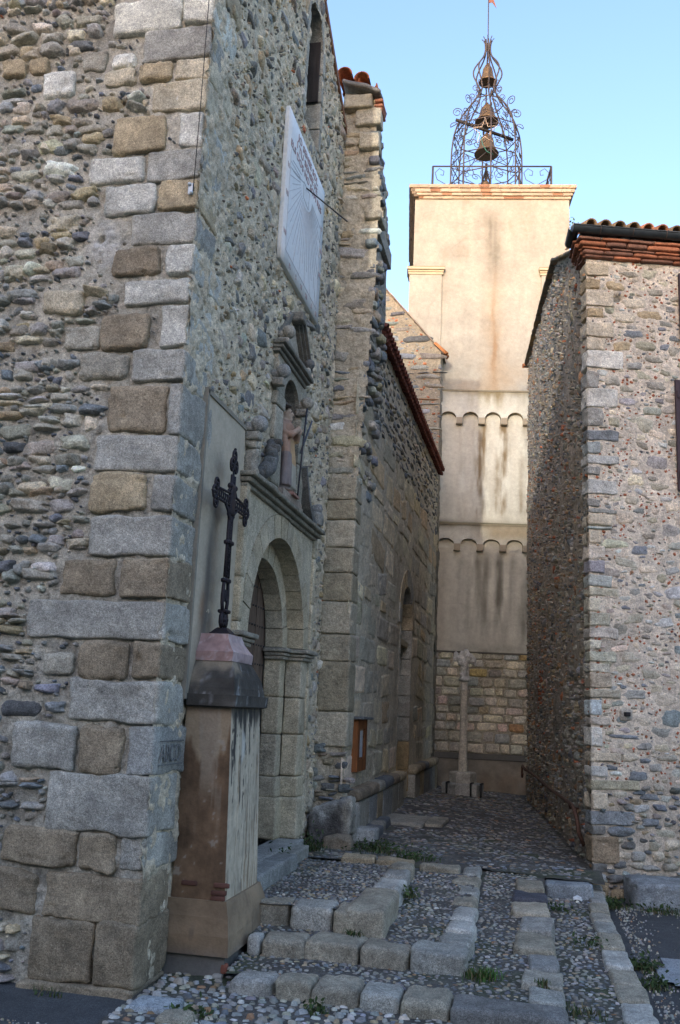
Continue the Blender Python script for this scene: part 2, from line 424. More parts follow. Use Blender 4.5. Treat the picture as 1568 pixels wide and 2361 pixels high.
pebble_zone(zone_z('mid'), -1.8, -.52, 6.2, 8.4, .041, .62, tall=.5, seed=3, mask=lambda x, y: (y < 6.42) | (x > -.97))
pebble_zone(zone_z('high'), -2.14, -1.06, 6.42, 8.3, .038, .66, tall=.5, seed=4)
pebble_zone(zone_z('side'), .12, .52, 4.8, 8.7, .045, .72, tall=.45, seed=5)
amask = lambda x, y: (y > np.where(x < -.98, 8.40, np.where(x < -.58, 8.52, 9.0))) & (x < .48-(y-9.46)*.077) & ~((x > -1.85) & (x < -1.0) & (y > 11.3) & (y < 12.4))
PA = dict(blue=2, slate=3, grey=2.5, dark=3, greytan=4, brown=3, gt=1, rust=.3, dk=2)
pebble_zone(alley_z, -1.95, .6, 8.42, 12.5, .075, .62, tall=.22, seed=6, mask=amask, roundk=3, pal=PA)
pebble_zone(alley_z, -1.95, .6, 12.5, 18.6, .09, .62, tall=.2, seed=7, mask=amask, roundk=3, pal=PA)
pebble_zone(alley_z, .5, 3.5, 17.4, 18.6, .13, .6, tall=.25, seed=8, roundk=3, pal=PA)
sheet(earth, GROUND, -2.2, .62, 8.3, 18.9, .05, earth_col, lambda a, b, P: alley_z(a, b)+.008*fbm(P, 9, 2), lambda a, b: b > np.where(a < -.98, 8.40, np.where(a < -.58, 8.5, 8.92)))
sheet(earth, GROUND, .4, 9, 17.2, 19.2, .2, earth_col, lambda a, b, P: alley_z(a, b))
rgt = np.random.default_rng(17)   # loose grit along the edges of the asphalt
gx = np.concatenate([rgt.uniform(-3.4, .5, 900), .70+np.abs(rgt.normal(0, .10, 700)), rgt.uniform(.7, 2.2, 500), rgt.uniform(-3.5, 2.4, 700)])
gy = np.concatenate([4.72-np.abs(rgt.normal(0, .12, 900)), rgt.uniform(4.6, 9.2, 700), 9.2-np.abs(rgt.normal(0, .15, 500)), rgt.uniform(4.2, 9.0, 700)])
k_ = ~((gx < .7) & (gy > 4.76)); gx, gy = gx[k_], gy[k_]
sz_ = rgt.uniform(.004, .014, len(gx))*rgt.uniform(.6, 1.6, len(gx))
tmp = MB(); stones(tmp, GROUND, np.stack([gx, gy, sz_*1.3, sz_, rgt.uniform(0, 6, len(gx))], 1), pick(rgt, len(gx), dict(grey=3, greytan=3, pale=2, brn=2, rust=.5)), prot=sz_*.5, n=5, k=3, seed=18, sink=.004)
tmp.V[0][:, 2] -= .008; peb.add(tmp.V[0], tmp.F, tmp.C[0])
struct(earth.build('alley_ground', M_mortar))
struct(peb.build('cobbles', M_pebble), 'stuff')

# ================================================================== CHURCH
ch = thing('church', 'rubble stone church with granite corner blocks and arched portal left of the alley', 'church', (-5, 7.4, 0))
QL = [(-2.929,-2.395,6.149,6.433,'lt'),(-2.395,-2.164,6.193,6.493,'lt'),(-2.677,-2.148,5.917,6.176,'gr'),(-2.938,-2.702,5.751,5.902,'bg'),(-2.696,-2.431,5.751,5.91,'tan'),(-2.427,-2.169,5.758,5.933,'bg'),(-2.581,-2.169,5.525,5.768,'bg'),(-2.361,-2.169,5.236,5.508,'lg'),(-2.816,-2.439,5.216,5.517,'tan'),(-2.556,-2.156,5.003,5.229,'gr'),(-2.987,-2.576,5.003,5.215,'lg'),(-2.848,-2.468,4.762,5.003,'lg'),(-2.463,-2.17,4.771,5.01,'tan'),(-2.639,-2.158,4.535,4.77,'gr'),(-2.744,-2.395,4.322,4.531,'brn'),(-2.358,-2.159,4.313,4.536,'lg'),(-2.642,-2.161,4.11,4.298,'lg'),(-2.362,-2.163,3.812,4.097,'lg'),(-2.771,-2.436,3.801,4.065,'brn'),(-3.029,-2.774,3.812,3.992,'gt'),(-3.415,-3.163,5.71,5.936,'wh'),(-2.901,-2.707,5.899,6.025,'wh'),(-3.769,-3.554,5.909,6.066,'tan'),(-3.221,-2.921,4.069,4.245,'bg'),(-3.549,-3.372,5.925,6.062,'tan'),(-3.115,-2.934,5.896,6.059,'gt'),(-2.895,-2.544,3.598,3.797,'gt'),(-2.537,-2.152,3.587,3.799,'gr'),(-2.677,-2.267,3.235,3.577,'brn'),(-2.257,-2.148,3.23,3.584,'gr'),(-2.737,-2.145,2.987,3.235,'gr'),(-2.741,-2.351,2.731,2.996,'tan'),(-2.329,-2.145,2.731,2.979,'gr'),(-2.703,-2.144,2.458,2.717,'gr'),(-2.876,-2.498,2.199,2.448,'brn'),(-2.469,-2.151,2.2,2.459,'brn'),(-3.063,-2.154,1.943,2.186,'gr'),(-2.693,-2.369,1.706,1.951,'brn'),(-2.361,-2.158,1.716,1.946,'brn'),(-2.73,-2.158,1.448,1.714,'gr'),(-3.071,-2.644,1.164,1.441,'gr'),(-2.642,-2.353,1.159,1.444,'brn'),(-2.345,-2.158,1.16,1.456,'gs'),(-2.806,-2.161,.83,1.171,'gr'),(-3.055,-2.574,.622,.855,'brn'),(-2.571,-2.33,.619,.843,'brn'),(-2.322,-2.16,.635,.839,'gr'),(-2.765,-2.151,.355,.616,'brn'),(-3.122,-2.804,.354,.608,'brn'),(-2.819,-2.417,.013,.356,'brn'),(-2.409,-2.15,.023,.374,'brn'),(-2.867,-2.137,-.092,.034,'brn'),(-2.919,-2.721,1.727,1.874,'gt'),(-3.175,-2.923,1.466,1.578,'dk')]
q = MB(); rq = np.random.default_rng(5); excl_st = [(-2.90, -2.70, 4.38, 4.74)]; excl_po = []
for i, (x0, x1, z0, z1, c) in enumerate(QL):
    col = np.array(K[c])*np.array((1.12, 1.1, 1.06))*rq.uniform(.92, 1.08); corner = x1 > -2.18
    wd = x1-x0; hh = z1-z0
    excl_st.append((x0-.01, x1+.01, z0-.01, z1+.01))
    if corner:
        ret = .62-wd*.6+rq.uniform(0, .12)
        if z0 < .4: ret = .34
        pr = .006+.010*rq.random()+(.03 if z0 < .3 else 0)
        px = .020 if z1 < 3.75 else .006
        if z1 < 3.75: ret = max(ret, .40+.05*rq.random())
        block(q, ((x0+XF+px)/2, YC-pr+(ret+pr)/2, (z0+z1)/2), (XF+px-x0-.014, ret+pr, hh-.012), col, rad=.016+.010*rq.random(), n=18, noise=.016, nsc=6, cvar=.2)
        excl_po.append((YC, YC+ret, z0, z1))
    else:
        pr = .008+.016*rq.random()
        block(q, ((x0+x1)/2, YC+.1-pr, (z0+z1)/2), (wd-.016, .2, hh-.016), col, rad=.024+.012*rq.random(), n=16, noise=.018, nsc=7, cvar=.2)
zt = 6.5
while zt < 10.2:   # corner goes on above the frame
    hh = rq.uniform(.2, .32); wd = rq.uniform(.25, .55)
    block(q, (XF-wd/2+.015, YC+.25, zt+hh/2), (wd, .53, hh-.02), np.array(K[['gr', 'bg', 'tan', 'lg'][int(rq.integers(4))]]), rad=.03, n=10, noise=.012)
    excl_st.append((XF-wd, XF, zt, zt+hh)); zt += hh
q.build('quoin_stones', M_granite, ch)
# street wall: mortar bed and rubble
w = MB()
def st_dirt(a, b, P, c):
    d = np.clip(.5-.5*fbm(P, 1.6, 3, 7), 0, 1)[..., None]
    lp = np.clip((np.exp(-((a+2.80)/.11)**2-((b-4.56)/.2)**2)+np.exp(-((a+2.66)/.08)**2-((b-5.60)/.1)**2)+np.exp(-((a+2.2)/.05)**2-((b-4.36)/.14)**2))*1.6-.5+.7*fbm(P, 14, 3, 34), 0, 1)[..., None]
    c = c*(1-lp)+np.array((.66, .61, .56))*lp
    return c*(1-.35*d)*(1-.45*np.clip(fbm(P, 28, 3, 33)*1.4-.15, 0, 1))[..., None]
sheet(w, P_st, -6.0, XF+.005, -.05, 10.4, .02, mortar_col((.54, .485, .405), 5, .28, 1, st_dirt), lambda a, b, P: mortar_h(.018, .03, 13, 2)(a, b, P)+.007*fbm(P, 2.5, 3, 19)-.022+.03*np.exp(-((a+2.80)/.11)**2-((b-4.56)/.2)**2)-.13*sum(np.exp(-((a-u)/.022)**2-((b-v)/.02)**2) for u, v in ((-2.80, 5.64), (-2.615, 5.53), (-2.84, 4.60), (-2.60, 5.06), (-2.66, 5.66))))
sheet(w, P_st, -12, -5.98, -.05, 10.4, .25, mortar_col((.31, .285, .25), 5, .25, 1))
R = rows(-5.9, XF-.03, -.02, 8.5, (.07, .135), (.07, .175), .014, np.random.default_rng(21), excl_st, wave=.04, skip=.04, split=.18)
rc = np.random.default_rng(22)
c = pick(rc, len(R), dict(blue=1.4, slate=1.0, grey=4, greytan=4.5, gr=4, gt=5, tan=1.6, pale=3, brn=1, wh=1.2, dk=.3, bg=2))
stones(w, P_st, R, c*np.array((1.22, 1.2, 1.16)), prot=rc.uniform(.008, .042, len(R)), rnd=rc.uniform(.15, .8, len(R)), k=5, n=10, jit=.13, seed=3, mi=1, tilt=.6, rough=.5, sink=.035, facet=True)
R = scatter(-4.6, XF-.03, 0, 8.4, [(.05, .09, 1500), (.025, .05, 3500), (.015, .025, 3000)], (.45, .9), np.random.default_rng(23), 0, excl_st, prev=R)
stones(w, P_st, R, pick(rc, len(R), dict(blue=2, slate=2, grey=4, greytan=4, gt=3, pale=2, brick=.2)), prot=rc.uniform(.002, .014, len(R)), k=2.6, n=5, jit=.14, seed=4, mi=1)
w.build('rubble_wall', [M_mortar, M_stone], ch)
# portal wall
YPc = 7.68; WIN = (7.74, 8.30, 7.15, 8.32)
def po_top(y): return 9.43-(y-7.3)*.5
def po_mask(a, b):
    m = b < po_top(a)
    dd = np.abs(a-YPc)
    m &= ~((dd < .90) & (b < 2.13)) & ~((b >= 2.13) & (np.hypot(a-YPc, b-2.13) < .90))
    m &= ~((a > WIN[0]) & (a < WIN[1]) & (b > WIN[2]) & (b < WIN[3])) & ~((b >= WIN[3]) & (np.hypot(a-8.02, b-WIN[3]) < .28))
    m &= ~((np.abs(a-7.77) < .29) & (b > 3.42) & (b < 4.2)) & ~((b >= 4.2) & (np.hypot(a-7.77, b-4.2) < .29))
    return m
w = MB()
sheet(w, P_po, YC-.01, YB+.02, -.05, 10.5, .018, mortar_col((.64, .53, .395), 4, .2, 11), mortar_h(.026, .06, 15, 12), po_mask)
ex = excl_po+[(6.45, 8.95, .3, 3.35), (7.2, 8.3, 3.3, 4.7), (7.05, 8.55, 5.35, 6.9), (5.62, 6.68, 1.6, 3.68), (7.68, 8.36, 7.1, 8.65), (5.6, 6.6, -1, 1.7)]
rg = np.random.default_rng(31)
R = scatter(YC+.1, YB, .1, 9.3, [(.16, .26, 260), (.08, .16, 1500), (.04, .08, 3800), (.018, .04, 5200)], (.35, .8), rg, 0, ex, pack=.95, ang=.2)
R = R[R[:, 1] < po_top(R[:, 0])-.03]
c = pick(rg, len(R), dict(blue=4, slate=2.5, grey=4, greytan=3, paleblue=2, gt=2, pale=2.5, tan=1.5, brick=.15))
big = R[:, 2] > .08
c = c*np.array((1.32, 1.2, 1.04))
stones(w, P_po, R[big], c[big], prot=rg.uniform(.006, .036, big.sum())*np.minimum(R[big, 2]/.14, 1), rnd=rg.uniform(.3, .8, big.sum()), k=4, n=8, jit=.13, seed=33, mi=1, tilt=.8, rough=.4, facet=True)
stones(w, P_po, R[~big], c[~big], prot=rg.uniform(.004, .022, (~big).sum()), rnd=.8, k=2.5, n=5, jit=.14, seed=34, mi=1, tilt=.8)
w.build('rubble_wall', [M_mortar, M_stone], ch)
# body behind, gable roof
w = MB()
prism(w, PL((-2.22, 0, 0), (0, 1, 0), (0, 0, 1), (1, 0, 0)), [(YC+.35, 0), (6.7, 0), (6.7, 5), (YC+.35, 5)], -.02, 0, K['greytan'])
box(w, (-12, YC+.05, 0), (-2.9, YB-.05, 8.2), K['greytan'])
w.build('inner_walls', M_mortar, ch)
w = MB()
pl = PL((0, YC-.2, 10.49), (0, 1, -.5), (-1, 0, 0), (0, .447, .894))
box(w, (0, 2.15, -.05), (5.1, 12, .02), (.20, .10, .06), pl)
for i in range(16):
    yy = YC+.15+i*.28
    block(w, (XF-.17, yy, po_top(yy)+.03), (.26, .34, .05), np.array((.42, .15, .07))*rq.uniform(.7, 1.2), rad=.02, n=5, noise=.006)
w.build('tiled_roof', M_tile, ch)
# window reveals of the gable
w = MB()
for (y0, y1, z0, z1) in ((WIN[1], WIN[1]+.1, 7.15, 7.42), (WIN[1], WIN[1]+.1, 7.42, 7.72), (WIN[1], WIN[1]+.1, 7.72, 8.05), (WIN[1], WIN[1]+.1, 8.05, 8.34),
                         (WIN[0]-.1, WIN[0], 7.15, 7.6), (WIN[0]-.1, WIN[0], 7.6, 8.0), (WIN[0]-.1, WIN[0], 8.0, 8.34)):
    block(w, (XF-.2, (y0+y1)/2, (z0+z1)/2), (.42, y1-y0, z1-z0-.01), np.array(K['gt'])*rq.uniform(.9, 1.15), rad=.01, n=8, noise=.006)
w2 = [(8.02+r*cos(t), 8.33+r*sin(t)) for r, ts in ((.28, np.linspace(0, pi, 13)), (.36, np.linspace(pi, 0, 13))) for t in ts]
prism(w, P_po, w2, -.5, .0, K['greytan'])
box(w, (WIN[0]-.1, WIN[2]-.08, -.5), (WIN[1]+.1, WIN[2], .0), K['gt'], P_po)
wf = w.build('window_surround', M_granite, ch)
w = MB(); box(w, (WIN[0]-.1, WIN[2], -.52), (WIN[1]+.1, 8.7, -.5), (.05, .04, .035), P_po); box(w, (WIN[1]-.03, 7.72, -.46), (WIN[1]-.006, 8.42, -.02), (.045, .035, .03), P_po); w.build('dark_boards', M_wood, wf)  # dark back panel, and a dark board lining the upper right reveal

# ---- portal
def voussoirs(mb, pl, ca, cb, r0, r1, h0, h1, n, cols, rng, gap=.006, a0=0., a1=pi):
    for i in range(n):
        t0 = a0+(a1-a0)*i/n+gap/r1; t1 = a0+(a1-a0)*(i+1)/n-gap/r1
        ts = np.linspace(t0, t1, 4)
        pts = [(ca+r1*cos(t), cb+r1*sin(t)) for t in ts]+[(ca+r0*cos(t), cb+r0*sin(t)) for t in ts[::-1]]
        prism(mb, pl, pts, h0, h1+rng.uniform(-.003, .004), np.array(cols[rng.integers(len(cols))])*rng.uniform(.9, 1.1))
PC = [(.50, .42, .305), (.53, .44, .315), (.46, .39, .29), (.49, .405, .285)]
rv = np.random.default_rng(41)
w = MB()
voussoirs(w, P_po, YPc, 2.13, .88, 1.075, -.10, .055, 15, PC, rv)
voussoirs(w, P_po, YPc, 2.13, .71, .882, -.26, -.10, 13, PC, rv)
arch = w.build('portal_arch', M_granite, ch)
for sgn in (-1, 1):
    for (r0, r1, h0, h1) in ((.88, 1.13, -.10, .055), (.71, .882, -.26, -.10)):
        z = .44; w = MB()
        for zz in (.80, .98, 1.35, 1.68, 2.03):
            e = .035 if zz < .9 else (.018 if zz < 1. else 0.)
            y0, y1 = YPc+sgn*(r0-e*.6), YPc+sgn*r1
            block(w, (XF+(h0+h1+e)/2, (y0+y1)/2, (z+zz)/2), (h1-h0+e, abs(y1-y0)+e*.3, zz-z-.004), np.array(PC[rv.integers(4)])*rv.uniform(.88, 1.1), rad=.012, n=9, noise=.005, nsc=6)
            z = zz
        w.build('portal_jamb', M_granite, ch); r1 += .02*(h1 > 0); w = MB()
        for z0, z1, e in ((2.02, 2.055, .03), (2.055, 2.085, .05), (2.085, 2.125, .075)):
            y0, y1 = YPc+sgn*(r0-e), YPc+sgn*(r1+(e if h1 > 0 else 0))
            block(w, (XF+(h0+h1+e)/2, (y0+y1)/2, (z0+z1)/2), (h1-h0+e, abs(y1-y0), z1-z0-.001), (.34, .30, .245), rad=.01, n=6, noise=.003)
        w.build('impost', M_granite, ch)
w = MB()   # spandrel frame
ts = np.linspace(0, pi, 25)
for pts in ([(YPc+1.08*cos(t), 2.13+1.08*sin(t)) for t in ts[:13]]+[(YPc, 3.235), (8.83, 3.235), (8.83, 2.13)],
            [(YPc+1.08*cos(t), 2.13+1.08*sin(t)) for t in ts[12:]]+[(6.53, 2.13), (6.53, 3.235), (YPc, 3.235)]):
    prism(w, P_po, pts, -.03, .045, (.52, .445, .335))
for y0, y1 in ((6.50, 6.58), (8.78, 8.86)):
    z = .44
    while z < 3.2:
        zz = min(z+rv.uniform(.3, .5), 3.235)
        block(w, (XF+.03, (y0+y1)/2, (z+zz)/2), (.09, y1-y0, zz-z-.005), np.array(PC[rv.integers(4)]), rad=.012, n=6, noise=.004); z = zz
w.build('portal_surround', M_granite, ch)
w = MB()   # cornice over the portal
for z0, z1, h in ((3.20, 3.235, .075), (3.235, 3.275, .11), (3.275, 3.315, .15)):
    y = 6.52-h*.4
    while y < 8.84+h*.4-.05:
        y2 = min(y+rv.uniform(.5, .8), 8.84+h*.4)
        block(w, (XF+h/2-.02, (y+y2)/2, (z0+z1)/2), (h+.04, y2-y-.004, z1-z0+.002), np.array((.25, .225, .18))*rv.uniform(.85, 1.1), rad=.014, n=7, noise=.004); y = y2
w.build('cornice', M_granite, ch)
w = MB()   # door
for i in range(9):
    y = YPc-.72+i*.16
    box(w, (y+.003, .42, -.31+.004*(i % 2)), (y+.157, 2.95, -.272+.004*(i % 2)), np.array((.12, .08, .058))*rv.uniform(.75, 1.25), P_po)
door = w.build('door', M_wood, ch)
w = MB()
for zr in np.arange(.6, 2.9, .17):
    for i in range(9):
        for o in (.04, .12):
            ball(w, P_po(np.array([YPc-.72+i*.16+o]), np.array([zr]), np.array([-.268]))[0], .010, (.05, .046, .046), n=6)
w.build('door_studs', M_iron, door, kind='stuff')
w = MB()   # sill and step in front of the door
block(w, (XF+.01, YPc, .365), (.26, 1.98, .15), (.33, .32, .30), rad=.02, n=12, noise=.007)
block(w, (XF+.20, 7.22, .37), (.20, 1.15, .13), (.28, .28, .27), rad=.02, n=12, noise=.007)
block(w, (XF+.17, 8.14, .355), (.14, .66, .12), (.31, .30, .27), rad=.02, n=10, noise=.007)
w.build('sill', M_granite, ch)
# ---- niche, volutes, pediment, balls
w = MB()
nth = np.linspace(0, pi, 15)
for i in range(14):       # half-round back
    a0, a1 = nth[i], nth[i+1]
    for z0, z1 in ((3.42, 3.8), (3.8, 4.2)):
        V = [(XF-.27*sin(a), 7.77+.28*cos(a), z) for z in (z0, z1) for a in (a0, a1)]
        w.add(np.array(V)[[0, 1, 3, 2]], np.arange(4).reshape(1, 4), (.24, .21, .17))
    for j in range(5):
        p0, p1 = j*pi/10, (j+1)*pi/10
        V = [(XF-.27*sin(a)*cos(p), 7.77+.28*cos(a)*cos(p), 4.2+.28*sin(p)) for p in (p0, p1) for a in (a0, a1)]
        w.add(np.array(V)[[0, 1, 3, 2]], np.arange(4).reshape(1, 4), (.22, .19, .155))
box(w, (7.45, 3.36, -.28), (8.09, 3.42, .09), (.33, .26, .21), P_po)
for y0, y1 in ((7.24, 7.48), (8.06, 8.28)):
    z = 3.33
    for zz in (3.42, 3.8, 4.1, 4.22, 4.5):
        block(w, (XF+.01, (y0+y1)/2, (z+zz)/2), (.07 if zz != 4.22 else .09, y1-y0+(.03 if zz == 4.22 else 0), zz-z-.004), np.array((.36, .32, .255))*rv.uniform(.9, 1.08), rad=.012, n=7, noise=.005); z = zz
pts = [(7.77+.285*cos(t), 4.2+.285*sin(t)) for t in np.linspace(0, pi, 15)]
prism(w, P_po, pts+[(7.48, 4.2), (7.24, 4.22), (7.24, 4.56), (8.28, 4.56), (8.28, 4.22), (8.055, 4.2)][0:0]+[(7.24, 4.2), (7.24, 4.56), (8.28, 4.56), (8.28, 4.2)], -.03, .035, (.35, .31, .25))
w.build('niche', M_granite, ch)
w = MB()
for z0, z1, h in ((4.555, 4.59, .06), (4.59, 4.62, .09), (4.62, 4.66, .12)):
    block(w, (XF+h/2-.02, 7.69, (z0+z1)/2), (h+.04, .92+h, z1-z0+.002), (.20, .18, .15), rad=.012, n=9, noise=.005)
prism(w, P_po, [(7.3, 4.66), (8.08, 4.66), (7.70, 5.0)], -.02, .03, (.36, .32, .26))
for (ya, za, yb, zb) in ((7.30, 4.67, 7.68, 5.04), (8.11, 4.67, 7.69, 5.07)):
    L_ = math.hypot(yb-ya, zb-za); pl = PL((XF, ya, za), (0, yb-ya, zb-za), (0, -(zb-za), (yb-ya)), (1, 0, 0))
    sg = 1 if yb > ya else -1
    for t0, t1, h in ((0, .025, .06), (.025, .05, .09), (.05, .075, .115)):
        if ya < 7.5: h *= .3
        box(w, (0, min(sg*t0, sg*t1), -.02), (L_, max(sg*t0, sg*t1), h), (.19, .175, .15), pl)
block(w, (XF+.06, 7.70, 5.07), (.14, .12, .09), (.22, .20, .17), rad=.02, n=6)
w.build('pediment', M_granite, ch)
for (y, z, r, cc) in ((6.62, 3.72, .068, 'grey'), (7.2, 4.37, .062, 'grey'), (7.29, 4.76, .06, 'greytan'), (8.05, 4.37, .062, 'greytan'), (8.06, 4.76, .052, 'dark')):
    w = MB(); ball(w, (XF+.10, y, z), r, K[cc], n=16, noise=.035); tube(w, [(XF-.02, y, z-.02), (XF+.07, y, z-.02)], r*.6, K[cc], 10)
    block(w, (XF+.06, y, z-r-.03), (.12, .09, .07), K['greytan'], rad=.02, n=5)
    w.build('stone_ball', M_granite, ch)
def ramp(mb, pts, th, h, col):
    P = np.array(pts, float); T = np.gradient(P, axis=0); T /= np.linalg.norm(T, axis=1, keepdims=True); N = np.stack([-T[:, 1], T[:, 0]], 1)
    for t0, t1, hh in ((0, .35, h), (.35, .7, h*.7), (.7, 1, h*1.1)):
        A = P+N*th*t0; Bq = P+N*th*t1
        for i in range(len(P)-1):
            prism(mb, P_po, [A[i], A[i+1], Bq[i+1], Bq[i]], -.02, hh, np.array(col)*rv.uniform(.9, 1.1))
t = np.linspace(0, 1, 12)
w = MB(); ramp(w, np.stack([8.82-.56*t**.8, 3.37+.03*np.sin(t*3)+.45*t**2.4], 1), .085, .09, (.17, .16, .15))
block(w, (XF+.06, 8.80, 3.42), (.15, .12, .15), (.22, .21, .19), rad=.04, n=7, noise=.02)
block(w, (XF+.06, 8.83, 3.53), (.12, .08, .10), (.24, .24, .24), rad=.04, n=6, noise=.02); w.build('volute', M_granite, ch)
w = MB(); tube(w, [(XF+.05, 6.76, 3.36), (XF+.075, 6.86, 3.40), (XF+.085, 6.98, 3.47), (XF+.07, 7.10, 3.58), (XF+.04, 7.18, 3.74)], [.05, .062, .068, .06, .045], (.13, .125, .12), 10)
for i in range(9): block(w, (XF+.09, 6.80+.045*i, 3.38+.034*i+.004*i*i*.3), (.09, .05, .07), np.array((.15, .145, .135))*rv.uniform(.7, 1.3), rad=.025, n=6, noise=.02)
block(w, (XF+.03, 6.67, 3.43), (.12, .12, .22), (.36, .32, .265), rad=.045, n=8, noise=.02)
block(w, (XF+.04, 6.655, 3.58), (.11, .10, .10), (.38, .34, .28), rad=.045, n=8, noise=.02); w.build('volute', M_granite, ch)
# plaster panel behind the cross
w = MB()
def panel_col(a, b, P):
    c = np.array((.49, .41, .315))*(1+.12*fbm(P, 5, 4)+.05*fbm(P, 25, 2))[..., None]
    dark_streak = np.exp(-((a-5.93-(b-2.6)*.02)/.085)**2)*np.clip((3.3-b)/.5, 0, 1)*(.55+.3*fbm(P*np.array([1, 1, .35]), 6, 2, 4))  # dark vertical streak painted behind the cross, fading near the top
    dark_streak = np.clip(dark_streak, 0, .75)[..., None]; c = c*(1-dark_streak)+np.array((.055, .05, .05))*dark_streak
    ru = (np.exp(-((a-5.86)/.05)**2-((b-2.2)/.14)**2)*(.7+.3*fbm(P, 20, 2)))[..., None]
    c = c*(1-ru*.7)+np.array((.26, .12, .05))*ru*.7
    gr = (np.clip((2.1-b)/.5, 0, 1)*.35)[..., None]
    return c*(1-gr)
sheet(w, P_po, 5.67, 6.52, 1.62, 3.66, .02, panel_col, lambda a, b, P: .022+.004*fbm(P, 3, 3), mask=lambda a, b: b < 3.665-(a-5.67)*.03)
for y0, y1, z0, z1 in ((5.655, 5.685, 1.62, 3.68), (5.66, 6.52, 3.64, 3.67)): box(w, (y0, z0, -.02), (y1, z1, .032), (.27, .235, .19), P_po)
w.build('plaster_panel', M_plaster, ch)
# carved corner inscription
def text_mesh(body, size, mats, parent, name, M, col, ext=.002):
    cu = bpy.data.curves.new(name, 'FONT'); cu.body = body; cu.size = size; cu.extrude = ext; cu.align_x = 'LEFT'
    o = bpy.data.objects.new(name, cu); COL.objects.link(o)
    dg = bpy.context.evaluated_depsgraph_get(); me = o.evaluated_get(dg).to_mesh()
    V = np.array([v.co[:] for v in me.vertices]); F = [list(p.vertices) for p in me.polygons]
    o.evaluated_get(dg).to_mesh_clear(); bpy.data.objects.remove(o); bpy.data.curves.remove(cu)
    w_ = V[:, 0].max()-V[:, 0].min()
    mb = MB() if name else None
    return V, F, w_
def put_text(mb, body, size, pl, a, b, width, h, col, height=None):
    V, F, w_ = text_mesh(body, size, None, None, 'txt', None, None)
    sx = width/w_; V = V.copy(); V[:, 0] = (V[:, 0]-V[:, 0].min())*sx; 
    if height: V[:, 1] *= height/max(V[:, 1].max(), 1e-6)
    Q = pl(a+V[:, 0], b+V[:, 1], h+V[:, 2])
    mb.add(Q, [np.array([f]) for f in F], col, 0, False)
w = MB(); put_text(w, 'ABCO', .12, PL((XF+.028, 0, 0), (0, 1, 0), (0, 0, 1), (1, 0, 0)), 5.33, 1.245, .33, 0., (.19, .19, .19), .10)
box(w, (5.32, 1.362, .026), (5.70, 1.369, .031), (.15, .15, .15), P_po); box(w, (5.32, 1.225, .026), (5.70, 1.231, .031), (.17, .17, .17), P_po)
w.build('carved_lettering', M_granite, ch)

# ---- buttress
w = MB()
def bt_edge(z): return np.interp(z, [0, 1, 3, 4, 5, 6.4, 7.05, 7.1, 7.25, 7.5, 8.7], [-1.84, -1.85, -1.865, -1.86, -1.80, -1.74, -1.74, -1.68, -1.71, -1.73, -1.84])
sheet(w, P_bu, XF-.02, -1.66, -.05, 8.72, .02, mortar_col((.47, .405, .315), 4, .2, 14), mortar_h(.018, .03, 9, 15), mask=lambda a, b: a < bt_edge(b)+.01*np.sin(b*31))
rb = np.random.default_rng(51)
zz = [1.22, 1.57, 2.08, 2.36, 2.70, 3.00, 3.27, 3.57, 3.79, 4.04]
for i, (z0, z1) in enumerate(zip(zz[:-1], zz[1:])):
    e = bt_edge((z0+z1)/2)
    block(w, ((XF+e)/2, YB+.14, (z0+z1)/2), (e-XF+.02, .34, z1-z0-.008), np.array([K['bg'], (.36, .30, .21), (.40, .34, .25)][i % 3])*rb.uniform(.85, 1.0), rad=.018, n=12, noise=.007, mi=1)
R = rows(XF, -1.7, 4.06, 8.4, (.09, .17), (.14, .32), .03, rb, (), skip=.25, wave=.02)
R = R[R[:, 0]+R[:, 2]*.4 < bt_edge(R[:, 1])+.05]
stones(w, P_bu, R, pick(rb, len(R), dict(tan=3, bg=3, blue=2.5, grey=2, pale=2, greytan=2, wh=.4)), prot=rb.uniform(.004, .03, len(R)), rnd=.45, n=9, jit=.12, seed=52, mi=1, tilt=.6, facet=True)
R = rows(XF, -1.8, .0, 1.22, (.06, .13), (.09, .2), .015, rb, (), skip=.06)
stones(w, P_bu, R, pick(rb, len(R), dict(slate=3, dark=3, greytan=3, blue=2, brn=2)), prot=rb.uniform(.01, .05, len(R)), rnd=.5, n=9, jit=.12, seed=53, mi=1, tilt=.6, facet=True)
for i in range(150):     # toothing along the broken right edge
    z = rb.uniform(4.0, 8.55); y = YB+rb.uniform(.02, 1.1)**1.0; e = bt_edge(z)-max(0, (y-YB-.2))*.10*(z > 6.1)
    s_ = rb.uniform(.05, .15)
    block(w, (e-.045, y, z), (s_, s_*rb.uniform(1, 1.8), s_*rb.uniform(.5, .8)), pick(rb, 1, dict(blue=3, grey=3, pale=2, tan=1.5, slate=2, greytan=2))[0], rad=s_*.25, n=6, noise=.016, rz=rb.normal()*.3, mi=1)
for z in np.arange(0, 8.6, .2):
    e = bt_edge(z+.1)-.02
    box(w, (XF-.3, YB+.02, z), (e-.05, YB+1.2-.12*max(0, z-6.2), z+.2), K['greytan'])
block(w, (-1.79, YB+.12, 7.12), (.20, .36, .10), (.42, .36, .28), rad=.02, n=8, noise=.012, mi=1)
block(w, (-1.87, YB+.02, 8.05), (.24, .2, .2), K['bg'], rad=.03, n=8, noise=.01, mi=1)
block(w, (-1.90, YB+.05, 8.38), (.30, .2, .22), K['bg'], rad=.02, n=8, noise=.01, mi=1)
bt = w.build('buttress', [M_mortar, M_stone], ch)
